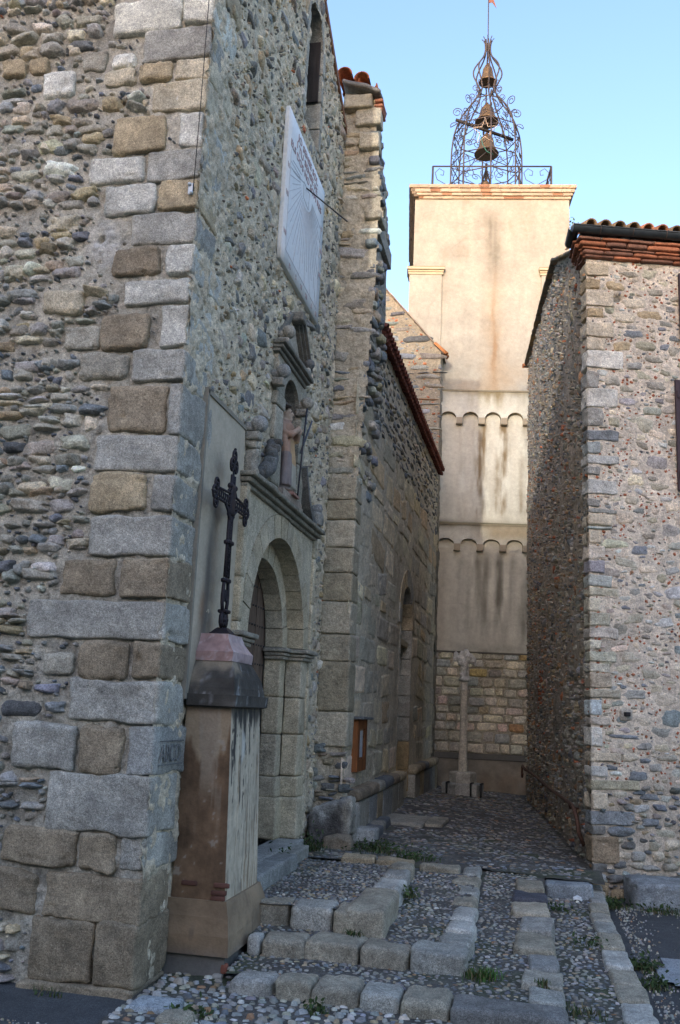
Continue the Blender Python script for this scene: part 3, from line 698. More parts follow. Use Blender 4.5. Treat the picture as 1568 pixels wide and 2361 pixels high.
def barrel(mb, a, b, r, up=True, col=(.38, .13, .06), th=.014, taper=.85, n=9):
    """one barrel tile from point a (low end) to b (high end)"""
    a, b = np.array(a, float), np.array(b, float); T = _n(b-a); Sd = _n(np.cross(T, (0, 0, 1))); Up = np.cross(Sd, T)*(1 if up else -1)
    an = np.linspace(0, pi, n)
    def arc(p, rr): return p+rr*(np.cos(an)[:, None]*Sd+np.sin(an)[:, None]*Up)
    V = np.concatenate([arc(a, r), arc(b, r*taper), arc(a, r-th), arc(b, r*taper-th)]); I = np.arange(n-1)
    F = np.concatenate([np.stack([I, I+1, n+I+1, n+I], 1), np.stack([2*n+I+1, 2*n+I, 3*n+I, 3*n+I+1], 1), np.stack([I+1, I, 2*n+I, 2*n+I+1], 1)])
    mb.add(V, F, np.clip(np.array(col)*(1+.2*fbm(V, 14, 2))[:, None], .01, .8))
w = MB()    # small tiled cap of the buttress
pl_dn = np.array([.30, 0, -.17])
for y in np.arange(YB-.06, YB+1.0, .36):
    pass
for i, x in enumerate((-2.19, -1.98)):
    z = 8.90-.40*(x+2.17)
    tc_ = np.array((.42, .13, .06))*rq.uniform(.85, 1.2)
    barrel(w, (x, YB-.12, z), (x-.01, YB+.35, z+.05), .095, True, tc_)
    barrel(w, (x+.105, YB-.10, z-.06), (x+.105, YB+.35, z-.01), .08, False, tc_*.85)
    barrel(w, (x, YB+.28, z+.03), (x, YB+.85, z+.09), .105, True, tc_*.9)
block(w, (-1.98, YB+.1, 8.73), (.46, .5, .07), (.19, .17, .15), rad=.03, n=9, noise=.012, tilt=(-.38, 0))
for z in (8.58, 8.52, 8.47): block(w, (-1.78, YB+.08, z), (.10, .25, .035), (.36, .14, .08), rad=.01, n=5, noise=.006)
block(w, (-2.02, YB+.05, 8.56), (.34, .3, .17), (.42, .35, .25), rad=.02, n=8)
w.build('tiled_cap', M_tile, bt)

# ================================================================== NAVE
nv = thing('nave', 'weathered ashlar side wall of the nave under a row of red tiles, beside the alley', 'church wing', (-4, 14, 0))
w = MB()
DO = (13.4, 14.62)
def na_mask(a, b):
    m = ~((a > DO[0]) & (a < DO[1]) & (b < 2.85) & (b > .72)); ac = (DO[0]+DO[1])/2
    m &= ~((b >= 2.85) & (np.hypot(a-ac, (b-2.85)) < .61)) & ~((a > 16.1) & (a < 16.2) & (b > 1.98) & (b < 2.75))
    return m & (b < 6.13+(a-10.6)*.022)
def na_col(a, b, P):
    c = np.array((.58, .50, .385))*(1+.18*fbm(P, 3, 4, 2)+.10*fbm(P, 30, 2))[..., None]
    st = np.clip(fbm(P*np.array([1, 1, .25]), 3.5, 3, 9)*1.3-.2, 0, 1)[..., None]
    c = c*(1-.4*st)
    pk = (np.clip(fbm(P*np.array([1, 1, .2]), 2.5, 3, 29)*1.5-.1, 0, 1)*np.clip((a-15.2)/1.5, 0, 1)*np.clip((b-2.5)/1, 0, 1)*np.clip((5.4-b)/1, 0, 1))[..., None]
    return c*(1-pk*.6)+np.array((.36, .19, .15))*pk*.6
sheet(w, P_na, YB, YE, 0, 6.35, .03, na_col, mortar_h(.010, .02, 7, 61), na_mask)
rn = np.random.default_rng(61)
R = rows(YB+.02, YE, .8, 4.95, (.30, .44), (.4, .85), .022, rn, [(13.25, 14.75, .5, 3.5)], wave=.01, skip=.04, jb=.004, split=0.)
stones(w, P_na, R, pick(rn, len(R), dict(gt=5, greytan=3, tan=2.0, grey=2, pale=2.2, bg=3, brn=.3))*np.array((1.45, 1.36, 1.2))*.75+np.array((.13, .115, .088)), prot=rn.uniform(.002, .012, len(R)), rnd=.12, k=14, n=11, jit=.02, seed=62, mi=1, tilt=.25, rough=.7, cvar=.22)
R = rows(YB+.9, YE, 4.97, 6.3, (.08, .15), (.12, .3), .025, rn, (), skip=.12)
R = R[R[:, 1] < 6.05+(R[:, 0]-10.6)*.022]
stones(w, P_na, R, pick(rn, len(R), dict(blue=3, grey=4, greytan=4, tan=2, slate=2, pale=1.5)), prot=rn.uniform(.006, .028, len(R)), rnd=.45, k=4, n=8, jit=.12, seed=63, mi=1, tilt=.7, facet=True)
w.build('ashlar_wall', [M_mortar, M_granite], nv)
for y0, y1 in ((9.82, 13.38), (14.66, YE)):    # plinth with roll moulding
    y = y0; w = MB()
    while y < y1-.05:
        y2 = min(y+rn.uniform(.4, .8), y1)
        cc = np.array(K[['gt', 'greytan', 'tan', 'grey'][int(rn.integers(4))]])*rn.uniform(.8, 1.05)
        block(w, (XN+.02, (y+y2)/2, .32), (.20, y2-y-.006, .70), cc, rad=.012, n=10, noise=.006)
        cc = np.array(K[['gt', 'brown', 'tan', 'slate'][int(rn.integers(4))]])*rn.uniform(.85, 1.1)
        block(w, (XN+.05, (y+y2)/2, .735), (.20, y2-y-.004, .13), cc, rad=.055, n=10, noise=.006)
        y = y2
    if y0 < 10: block(w, (-1.86, 9.72, .36), (.24, .32, .62), (.36, .33, .29), rad=.04, n=10, noise=.02)
    w.build('plinth', M_granite, nv)
w = MB()    # blocked doorway: reveals, sill, infill
z = .42
for zz in (.74, 1.16, 1.52, 1.84, 2.15, 2.40, 2.62, 2.85):
    for y0, y1 in ((DO[1], DO[1]+.06), (DO[0]-.06, DO[0])):
        cc = (.36, .25, .13) if zz in (.74, 1.16) else np.array(K['gt'])*rn.uniform(.85, 1.1)
        block(w, (XN-.14, (y0+y1)/2, (z+zz)/2), (.30, .06, zz-z-.005), cc, rad=.008, n=9, noise=.004)
    z = zz
ac = (DO[0]+DO[1])/2
voussoirs(w, P_na, ac, 2.85, .61, .86, -.30, .012, 9, [K['gt'], K['grey'], K['tan']], rn)
box(w, (DO[0], .42, -.30), (DO[1], 2.6, -.2), K['greytan'], P_na)
box(w, (DO[0], 2.58, -.3), (DO[1], 2.66, -.05), (.40, .32, .21), P_na)
box(w, (DO[0]-.2, .4, -.42), (DO[1]+.2, 3.6, -.40), (.16, .14, .12), P_na)
w.build('blocked_doorway', M_granite, nv)
w = MB(); box(w, (16.08, 1.96, -.3), (16.22, 2.77, -.25), (.03, .03, .03), P_na)
for y0 in (16.06, 16.2): box(w, (y0, 1.96, -.25), (y0+.04, 2.77, .006), K['greytan'], P_na)
w.build('slit_window', M_granite, nv)
w = MB()
box(w, (-12, YB+1.2, 0), (XN-.45, YE, 6.0), K['greytan']); box(w, (XN-.44, YB+.4, 3.9), (XN-.06, YE-.02, 6.1), K['greytan']); box(w, (XN-.44, YB+.4, -.05), (XN-.42, YE, 3.9), K['greytan'])
w.build('inner_walls', M_mortar, nv)
w = MB()    # eaves tiles
rt = np.random.default_rng(71)
y = 10.55
while y < YE+.05:
    z = 6.17+(y-10.6)*.022; tc_ = np.array((.20, .06, .038))*rt.uniform(.7, 1.25)
    barrel(w, (XN+.12, y, z), (XN-.35, y, z+.14), .066, True, tc_)
    barrel(w, (XN+.10, y+.078, z-.02), (XN-.35, y+.078, z+.12), .06, False, tc_*.8)
    for q_ in range(5): barrel(w, (XN-.28-q_*.42, y, z+.15+q_*.14), (XN-.75-q_*.42, y, z+.30+q_*.14), .085, True, tc_*1.2)
    y += .156
w.add([(XN-.02, YB+1, 6.16), (XN-.02, YE, 6.30), (-7, YE, 8.0), (-7, YB+1, 7.86)], np.array([[0, 1, 2, 3]]), (.2, .09, .06))
w.build('roof_tiles', M_tile, nv)
w = MB()    # raised gable wall at the far end
P_ga = PL((0, YE, 0), (1, 0, 0), (0, 0, 1), (0, -1, 0))
def ga_top(x): return 8.88-(x-XN)*1.20
mk = lambda a, b: b < ga_top(a)
sheet(w, P_ga, -6, XN+.0, 5.6, 13.9, .03, mortar_col((.31, .255, .19), 3, .16, 73), mortar_h(.012, .02, 7, 74), mk)
R = rows(-4.5, XN, 6.2, 12, (.14, .24), (.2, .42), .06, rt, (), skip=.08, wave=.03)
R = R[R[:, 1]+R[:, 3]/2 < ga_top(R[:, 0])-.12]
stones(w, P_ga, R, pick(rt, len(R), dict(blue=3, grey=4, slate=1.5, greytan=3, paleblue=1.2, pale=.8, rust=.4))*.78, prot=rt.uniform(.01, .05, len(R)), rnd=.6, k=4, n=8, jit=.12, seed=75, mi=1, facet=True)
Rs = scatter(-4, XN, 6.2, 11, [(.05, .10, 900)], (.35, .7), rt, 0, (), prev=R, ang=.5)
Rs = Rs[Rs[:, 1] < ga_top(Rs[:, 0])-.1]
stones(w, P_ga, Rs, pick(rt, len(Rs), dict(brick=3, blue=2, grey=2)), prot=rt.uniform(.005, .03, len(Rs)), rnd=.5, k=3, n=5, seed=76, mi=1)
sheet(w, PL((XN, 0, 0), (0, 1, 0), (0, 0, 1), (1, 0, 0)), YE, YE+1.3, 0, 8.86, .06, mortar_col((.30, .26, .21), 4, .3, 77), mortar_h(.03, .04, 9, 78))
w.build('gable_wall', [M_mortar, M_stone], nv)
w = MB()
n_ = 14
for i in range(n_):
    x = XN-.0-i*.3; z = ga_top(x)
    block(w, (x-.12, YE+.5, z+.17), (.36, 1.1, .045), np.array((.30, .22, .17))*rt.uniform(.7, 1.15), rad=.015, n=6, noise=.01, tilt=(-1.2, 0))
barrel(w, (XN+.10, YE+.0, 8.80), (XN-.15, YE+.0, 9.05), .08, True, (.45, .17, .06)); barrel(w, (XN+.10, YE+.16, 8.80), (XN-.15, YE+.16, 9.05), .08, True, (.42, .15, .06))
w.build('gable_tiles', M_tile, nv)
# ================================================================== BELL TOWER
KT = 1.0276
_ta = radians(7.5)
TO = np.array([-1.87*KT, YE*KT, 1.6*(1-KT)])
P_to = PL(TO, (cos(_ta), sin(_ta), 0), (0, 0, KT), (sin(_ta), -cos(_ta), 0))
def tu(u): return u*KT/cos(_ta)
class _T(PL):
    def __call__(s, a, b, h=0.): return PL.__call__(s, np.asarray(a)*KT/cos(_ta), np.asarray(b)*KT, h)
P_to = _T(TO, (cos(_ta), sin(_ta), 0), (0, 0, 1), (sin(_ta), -cos(_ta), 0))
tw = thing('bell_tower', 'tall square bell tower of stained cream plaster at the end of the alley', 'tower', tuple(P_to(np.array([1.]), np.array([0.]), np.array([-1.6]))[0]))
def gz(x, m, s): return np.exp(-((x-m)/s)**2)
def tower_col(a, b, P):
    n1 = fbm(P, 2.2, 4, 81); n2 = fbm(P*np.array([3, 3, .5]), 2.5, 3, 82); n3 = fbm(P, 12, 3, 83)
    up = np.clip((b-8.03)/.05, 0, 1)[..., None]
    cream = np.array((.37, .335, .285)); low = np.array((.62, .59, .52))
    c = (cream*up+low*(1-up))*(1+.11*n1+.06*n3+.08*n2-.12*np.clip(1-np.abs(fbm(P, .7, 3, 188))*70, 0, 1))[..., None]
    def mixc(c, col, m): m = np.clip(m, 0, 1)[..., None]; return c*(1-m)+np.array(col)*m
    wob = .05*vn(P, 1.6, 84)+.02*n3
    # upper shaft: grey smear, rust streak
    c = mixc(c, (.20, .18, .145), up[..., 0]*1.3*gz(a, 1.0+wob*2.5, .20)*np.clip((12.2-b)/.4, 0, 1)*np.clip((b-10.2)/.8, 0, 1)*(.75+.6*n2))
    c = mixc(c, (.24, .145, .085), up[..., 0]*1.0*gz(a, 1.06+wob, .045+.02*(b < 9.6))*np.clip((11-b)/.8, 0, 1)*(.7+.7*n2)*(.6+.4*np.clip((10.1-b)/.5, 0, 1)))
    c = mixc(c, (.36, .26, .17), up[..., 0]*.7*gz(a, 1.05+wob, .22)*np.clip((10.9-b)/1.2, 0, 1)*(.7+.5*n1))
    c = mixc(c, (.33, .25, .175), up[..., 0]*.75*np.clip((9.2-b)/1.2, 0, 1)*(.6+1.2*n1))
    c = mixc(c, (.26, .22, .165), up[..., 0]*np.clip(.35*n3+.55*fbm(P*np.array([1, 1, .5]), 3.5, 3, 85)-.05, 0, .5)*np.clip((b-10.0)/1.4, 0, 1))
    lw = 1-up[..., 0]
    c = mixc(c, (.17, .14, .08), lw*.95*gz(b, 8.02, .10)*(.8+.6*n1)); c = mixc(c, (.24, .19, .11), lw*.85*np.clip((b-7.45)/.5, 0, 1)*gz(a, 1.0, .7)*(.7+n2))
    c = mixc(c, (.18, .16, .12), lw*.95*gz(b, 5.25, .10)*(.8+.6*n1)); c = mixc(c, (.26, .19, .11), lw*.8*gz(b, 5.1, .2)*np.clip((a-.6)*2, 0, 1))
    for u, s_, st in ((.85, .15, 1.05), (1.27, .14, 1.1), (.46, .09, .4), (1.68, .10, .65)):
        m = gz(a, u+wob*.7, s_)*np.clip((b-5.26)/.3, 0, 1)*np.clip((7.5-b)/.2, 0, 1)*(.55+.9*fbm(P*np.array([3, 3, .6]), 4, 3, 86))
        c = mixc(c, (.24, .175, .105), lw*st*m)
    for u in (.33, .60, 1.06, 1.5): c = mixc(c, (.62, .56, .48), lw*.45*gz(a, u+wob*.5, .07)*np.clip((b-5.5)/.8, 0, 1)*np.clip((7.35-b)/.2, 0, 1)*(b > 5.3))
    for u, s_, st in ((.78, .17, .95), (1.28, .21, 1.15), (1.68, .14, 1.0), (.97, .10, .7), (.45, .09, .5), (.12, .08, .4)):
        m = gz(a, u+wob, s_)*np.clip((4.85-b)/.3, 0, 1)*np.clip((b-2.7)/.6, .25, 1)*(.5+.9*n2)
        c = mixc(c, (.19, .175, .145), lw*st*m*(b < 4.9))
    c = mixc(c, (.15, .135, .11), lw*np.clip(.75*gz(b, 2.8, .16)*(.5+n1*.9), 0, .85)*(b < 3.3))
    c = mixc(c, (.42, .34, .24), lw*.5*np.clip(.5-a, 0, .5)*2*(b < 4.8))
    return np.clip(c, .02, .85)
w = MB()
rT = np.random.default_rng(80)
hs = lambda a, b, P: .006*fbm(P, 1.5, 3, 87)
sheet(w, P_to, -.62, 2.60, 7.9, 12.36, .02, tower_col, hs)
D_ = 3.4
for pl_, a0, a1 in ((PL(P_to(np.array([-.62]), np.array([0.]))[0], (-sin(_ta), cos(_ta), 0), (0, 0, 1)), 0, D_), (PL(P_to(np.array([2.60]), np.array([0.]))[0], (-sin(_ta), cos(_ta), 0), (0, 0, 1)), 0, D_),
                    (PL(P_to(np.array([-.62]), np.array([0.]), np.array([-D_]))[0], (cos(_ta), sin(_ta), 0), (0, 0, 1)), 0, 3.22*KT)):
    sheet(w, pl_, a0, a1, -.3, 12.36*KT-.05, .15, lambda a, b, P: np.array((.52, .42, .31))*(1+.12*fbm(P, 2, 4))[..., None])
w.build('shaft', M_plaster, tw)
for a0, a1 in ((-.69, -.02), (2.02, 2.69)):
    w = MB()
    sheet(w, P_to, a0, a1, 2.8, 10.6, .04, tower_col, lambda a, b, P: .05+.004*fbm(P, 2, 2))
    for e in (a0, a1): box(w, (e-.001, 2.8, -.3 if (e in (-.69, 2.69)) else -.02), (e+.001, 10.6, .05), (.50, .41, .30), P_to)
    for z0, z1, h in ((10.58, 10.63, .07), (10.63, 10.67, .09), (10.67, 10.72, .13)):
        box(w, (a0-h*.4, z0, -.3), (a1+h*.4, z1, h), (.50, .41, .29), P_to)
    box(w, (a0-.055, 10.715, -.3), (a1+.055, 10.735, .125), (.20, .17, .10), P_to)
    w.build('pilaster', M_plaster, tw)
w = MB()
for z0, z1, h, cc in ((12.34, 12.40, .04, (.52, .40, .30)), (12.40, 12.46, .08, (.50, .40, .31)), (12.46, 12.54, .115, (.52, .41, .32)), (12.54, 12.62, .15, (.50, .36, .27))):
    a = -.62-h*.9
    box(w, (a+.02, z0, -D_-h), (2.6+h*.9-.02, z1, h-.012), cc, P_to)
    while a < 2.6+h*.9:
        a2 = min(a+.21, 2.6+h*.9); cl = np.array(cc)*rT.uniform(.82, 1.12)
        cl = cl*.85
        if rT.random() < .14: cl = np.array((.30, .16, .10))*rT.uniform(.8, 1.2)
        block(w, ((a+a2)/2, (z0+z1)/2, h-.05), (a2-a-.003, z1-z0-.004, .10), cl, rad=.012, n=6, noise=.004, pl=P_to); a = a2
    for yy in np.arange(0, D_, .25):
        block(w, (-.62-h*.9+.05, (z0+z1)/2, -yy), (.10, z1-z0-.004, .24), np.array((.20, .15, .11))*rT.uniform(.8, 1.1), rad=.012, n=5, noise=.004, pl=P_to)
box(w, (-.66, 12.615, -D_), (2.64, 12.635, .10), (.35, .28, .2), P_to)
w.build('cornice', M_plaster, tw)
def arcade(zt, zs, zc, r, rz, a0, a1, h, c0, pitch, n):
    pts = [(a0, zt), (a0, zs)]
    for i in range(n):
        c = c0+i*pitch
        if c-r < a0+.01: continue
        if c+r > a1-.01: break
        pts += [(c-r-.055, zc+.0)] if i and pts[-1][1] == zc else []
        pts += [(c-r, zc), (c-r, zs)]+[(c+r*cos(t), zs+rz*sin(t)) for t in np.linspace(pi, 0, 13)[1:-1]]+[(c+r, zs), (c+r, zc)]
    pts += [(a1, zc), (a1, zt)]
    return pts
def arcade_part(zt, zs, zc, r, rz, h, c0, pitch, n):
    w = MB()
    # plaster apron as thin columns so stains can be carried on a fine sheet
    def mask(a, b):
        m = np.ones(a.shape, bool)
        for i in range(n):
            c = c0+i*pitch
            m &= ~((np.abs(a-c) < r) & (b < zs)) & ~((b >= zs) & (((a-c)/r)**2+((b-zs)/rz)**2 < 1))
        return m
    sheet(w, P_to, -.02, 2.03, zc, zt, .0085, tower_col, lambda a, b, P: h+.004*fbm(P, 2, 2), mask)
    for i in range(n):      # soffits of the little arches
        c = c0+i*pitch; q_ = [(c-r, zc), (c-r, zs)]+[(c+r*cos(t), zs+rz*sin(t)) for t in np.linspace(pi, 0, 15)]+[(c+r, zs), (c+r, zc)]
        q_ = np.array(q_); A = P_to(q_[:, 0], q_[:, 1], np.full(len(q_), h+.002)); Bq = P_to(q_[:, 0], q_[:, 1], np.full(len(q_), -.03))
        I = np.arange(len(q_)-1); m_ = len(q_)
        w.add(np.concatenate([A, Bq]), np.stack([I, I+1, m_+I+1, m_+I], 1), (.36, .29, .21), 0, False)
        if i < n-1: box(w, (c+r, zc-.012, -.02), (c+pitch-r, zc, h+.003), (.30, .25, .19), P_to); box(w, (c+r+.004, zc, h-.004), (c+pitch-r-.004, zc+.12, h+.008), (.36, .30, .23), P_to)
    pts = [(-.02, zt-.015), (2.03, zt-.015)]
    V = P_to(np.array([-.02, 2.03, 2.03, -.02]), np.array([zt, zt, zt+.05, zt+.05]), np.array([h+.015, h+.015, -.01, -.01]))
    w.add(V, np.array([[0, 1, 2, 3]]), (.19, .165, .10), 0, False)
    box(w, (-.02, zt-.03, -.02), (2.03, zt, h+.015), (.24, .20, .14), P_to)
    return w.build('blind_arcade', M_plaster, tw)
arcade_part(8.03, 7.43, 7.335, .158, .145, .10, .175, .441, 5)
arcade_part(5.27, 4.86, 4.75, .158, .115, .10, .175, .441, 5)
w = MB()
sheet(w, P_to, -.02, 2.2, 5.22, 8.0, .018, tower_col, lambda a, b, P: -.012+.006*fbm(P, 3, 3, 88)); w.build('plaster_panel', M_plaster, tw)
w = MB()
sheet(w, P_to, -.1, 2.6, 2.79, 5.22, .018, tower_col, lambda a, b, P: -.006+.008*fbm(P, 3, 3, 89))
box(w, (-.1, 2.76, -.03), (2.2, 2.79, .014), (.14, .13, .11), P_to); w.build('plaster_panel', M_plaster, tw)
w = MB()
sheet(w, P_to, -.4, 2.8, .5, 2.8, .03, mortar_col((.42, .375, .305), 4, .25, 90), lambda a, b, P: -.055+.01*fbm(P, 8, 3, 91))
R = []; z = .90
while z < 2.72:
    hh = rT.uniform(.14, .21); a = -.3+rT.uniform(0, .2)
    if z+hh > 2.76: hh = 2.775-z
    while a < 2.3:
        ww = rT.uniform(.15, .40); R.append((a+ww/2, z+hh/2+rT.normal()*.006, ww-.014, hh-.013, rT.normal()*.015)); a += ww
    z += hh
R = np.array(R)
cc = pick(rT, len(R), dict(ochre=.25, bg=2.5, tan=.8, pale=5, gt=5, rust=.15, greytan=2, beige=2.5, grey=1.5))*np.array((1.38, 1.4, 1.4))
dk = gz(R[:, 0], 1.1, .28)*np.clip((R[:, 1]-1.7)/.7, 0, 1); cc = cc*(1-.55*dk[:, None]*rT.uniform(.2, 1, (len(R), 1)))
Rm = R.copy(); 
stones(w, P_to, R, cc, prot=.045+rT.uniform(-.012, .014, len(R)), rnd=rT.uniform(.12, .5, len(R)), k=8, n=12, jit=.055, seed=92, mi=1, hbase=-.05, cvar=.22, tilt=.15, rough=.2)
w.build('stone_base', [M_mortar, M_stone], tw)
w = MB()
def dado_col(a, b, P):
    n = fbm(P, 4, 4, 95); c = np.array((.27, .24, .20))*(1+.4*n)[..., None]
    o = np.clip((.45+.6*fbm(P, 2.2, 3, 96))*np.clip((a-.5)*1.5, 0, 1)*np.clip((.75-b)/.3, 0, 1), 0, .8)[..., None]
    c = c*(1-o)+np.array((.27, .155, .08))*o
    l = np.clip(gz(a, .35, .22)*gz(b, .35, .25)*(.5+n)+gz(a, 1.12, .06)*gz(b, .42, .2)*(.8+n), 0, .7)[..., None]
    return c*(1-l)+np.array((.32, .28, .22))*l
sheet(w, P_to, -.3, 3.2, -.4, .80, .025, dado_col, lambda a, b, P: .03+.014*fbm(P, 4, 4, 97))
V = P_to(np.array([-.3, 3.2, 3.2, -.3]), np.array([.80, .80, .90, .90]), np.array([.05, .05, -.03, -.03])); w.add(V, np.array([[0, 1, 2, 3]]), (.13, .12, .105), 0, False)
box(w, (-.3, .785, -.05), (3.2, .80, .05), (.10, .09, .08), P_to)
w.build('dado', M_plaster, tw)

# ---- wrought iron belfry
BC = P_to(np.array([.985]), np.array([12.63]), np.array([-1.62]))[0]
bf = thing('iron_belfry', 'wrought iron cage belfry of curved ribs and scrolls crowning the plaster tower', 'belfry', tuple(BC))
IR = (.085, .07, .068)
FB = BC[1]/18.23
zb = lambda z: 1.6+(z-1.6)*FB-BC[2]          # heights were read on the front plane; the cage stands further back
prof = [(12.62, .76), (13.1, .76), (13.5, .75), (13.86, .71), (14.1, .64), (14.35, .54), (14.6, .36), (14.78, .235), (14.98, .155), (15.12, .20), (15.3, .31), (15.42, .335), (15.6, .25), (15.76, .11), (15.95, .045), (16.1, .055), (16.22, .075)]
pz = np.array([zb(p[0]) for p in prof]); pr_ = np.array([p[1] for p in prof])*FB
pz = np.concatenate([[0.], pz]); pr_ = np.concatenate([[pr_[0]], pr_])
zi = np.linspace(0, pz[-1], 60); ri = np.interp(zi, pz, pr_)
for _ in range(2): ri[1:-1] = (ri[:-2]+2*ri[1:-1]+ri[2:])/4
RA = np.arange(8)*pi/4+radians(10)
for k, a in enumerate(RA):
    w = MB(); tube(w, [BC+np.array([r*cos(a), r*sin(a), z]) for r, z in zip(ri, zi)], .019, IR, 5); w.build('rib', M_iron, bf)
def ring(z, r, t=.014):
    w = MB(); tube(w, [BC+np.array([r*cos(a), r*sin(a), z]) for a in RA], t, IR, 5, close=True); w.build('ring', M_iron, bf)
for z in (12.66, 13.12, 13.86, 14.62, 14.97): ring(zb(z), np.interp(zb(z), pz, pr_))
def spiral(c, ex, ez, r0, r1, a0, turns, n=26):
    t = np.linspace(0, 1, n); a = a0+turns*2*pi*t; r = r0+(r1-r0)*t
    return [c+ex*rr*cos(x)+ez*rr*sin(x) for rr, x in zip(r, a)]
EZ = np.array([0, 0, 1.])
w = MB()
for k in range(8):      # scrollwork between neighbouring ribs
    a0, a1 = RA[k], RA[(k+1) % 8]
    def P_(t, z, e=0.):
        r = np.interp(z, pz, pr_)+e; p0 = np.array([cos(a0), sin(a0)]); p1 = np.array([cos(a1), sin(a1)]); q = (p0*(1-t)+p1*t)*r
        return BC+np.array([q[0], q[1], z])
    for (z0, z1, zc) in ((13.15, 13.84, 13.5), (13.88, 14.58, 14.2)):
        za, zb_ = zb(z0), zb(z1)
        for t0, s_ in ((.06, 1), (.94, -1)):
            pts = []
            for u in np.linspace(0, 1, 26):
                ang = u*2*pi*1.25; rr = .24*(1-u*.75)
                pts.append(P_(t0+s_*(.22-rr*cos(ang)*.9), za+(zb_-za)*.22+rr*sin(ang)*.36))
            tube(w, pts, .008, IR, 4)
            pts = [P_(t0+s_*(.2+.2*sin(u*pi)), za+(zb_-za)*(.22+.7*u)) for u in np.linspace(0, 1, 10)]
            tube(w, pts, .008, IR, 4)
            pts = []
            for u in np.linspace(0, 1, 22):
                ang = u*2*pi*1.2; rr = .17*(1-u*.75); pts.append(P_(t0+s_*(.22-rr*cos(ang)), za+(zb_-za)*.82-rr*sin(ang)*.34))
            tube(w, pts, .008, IR, 4)
    tube(w, [P_(t, zb(12.66+.42*t)) for t in (0, .5, 1)], .009, IR, 4); tube(w, [P_(t, zb(13.08-.42*t)) for t in (0, .5, 1)], .009, IR, 4)
    tube(w, [P_(t, zb(13.5+.36*t if k % 2 else 13.86-.36*t)) for t in (0, .5, 1)], .011, IR, 4)
w.build('scrollwork', M_iron, bf)
for k, a in enumerate(RA):  # free scrolls on the shoulders
    ex = np.array([cos(a), sin(a), 0])
    for pts, th in (([BC+ex*.60+EZ*zb(14.25), BC+ex*.62+EZ*zb(14.36)]+spiral(BC+ex*.72+EZ*zb(14.42), ex, EZ, .125, .035, pi*.95, -1.5), .010),
                    ([BC+ex*.70+EZ*zb(13.9)]+spiral(BC+ex*.78+EZ*zb(14.08), ex, EZ, .10, .10, -pi*.9, -.6, 14)+[BC+ex*.62+EZ*zb(14.2)], .010),
                    ([BC+ex*.30+EZ*zb(14.68)]+spiral(BC+ex*.36+EZ*zb(14.83), ex, EZ, .085, .03, -pi*.7, 1.4), .009),
                    ([BC+ex*.20+EZ*zb(14.95)]+spiral(BC+ex*.28+EZ*zb(15.03), ex, EZ, .10, .03, pi*1.1, -1.4), .009)):
        w = MB(); tube(w, pts, th, IR, 4); w.build('scroll', M_iron, bf)
w = MB()
for k in range(8):
    a = k*pi/4; ex = np.array([cos(a), sin(a), 0])
    tube(w, [BC+ex*.05+EZ*zb(16.02), BC+ex*.06+EZ*zb(16.12), BC+ex*.10+EZ*zb(16.22), BC+ex*.15+EZ*zb(16.27)], .011, IR, 4)
tube(w, [BC+np.array([.06*cos(a), .06*sin(a), zb(16.08)]) for a in np.arange(8)*pi/4], .016, IR, 5, close=True)
w.build('crown', M_iron, bf)
w = MB(); tube(w, [BC+EZ*zb(15.7), BC+EZ*zb(17.6)], .013, IR, 6); w.build('spire_rod', M_iron, bf)
w = MB(); pv = PL(BC+EZ*zb(17.05), (1, .2, 0), (0, 0, 1))
prism(w, pv, [(.0, .30), (.16, .40), (.12, .28), (.20, .02), (.09, .18), (.0, .16)], -.006, .006, (.22, .10, .07)); w.build('weather_vane', M_iron, bf)
w = MB(); tube(w, [BC+np.array([-.72, -.35, zb(14.10)]), BC+np.array([.62, .30, zb(13.90)])], .042, (.03, .028, .028), 6); w.build('cross_beam', M_iron, bf)
w = MB(); tube(w, [BC+np.array([-.30, -.45, zb(13.88)]), BC+np.array([.30, -.45, zb(13.88)])], .011, IR, 5); w.build('tie_bar', M_iron, bf); w = MB()
for dx in (-.34, .34): tube(w, [BC+np.array([dx, -.2, 0]), BC+np.array([0, -.05, zb(13.05)])], .022, (.04, .036, .036), 5)
tube(w, [BC+EZ*.0, BC+EZ*zb(13.2)], .03, (.04, .036, .036), 6)
w.build('bell_support', M_iron, bf)
star = thing('star_frame', 'thin white star shaped light frame hung on the iron belfry before the lowest hanging bell', 'star', tuple(BC+np.array([0, -.80, zb(13.35)])))
w = MB(); c0 = BC+np.array([0, -.80, zb(13.50)])
sp = [c0+np.array([(.30 if i % 2 == 0 else .115)*sin(i*pi/5), 0, (.36 if i % 2 == 0 else .14)*cos(i*pi/5)]) for i in range(10)]
tube(w, sp, .009, (.55, .45, .38), 5, close=True); w.build('frame', M_paint, star)
w = MB(); tube(w, [c0+np.array([-.1, -.02, -.1]), c0+np.array([-.05, -.03, -.35]), c0+np.array([.05, -.03, -.55]), c0+np.array([.2, 0, -.62])], .008, (.05, .22, .18), 4); w.build('cable', M_paint, star)
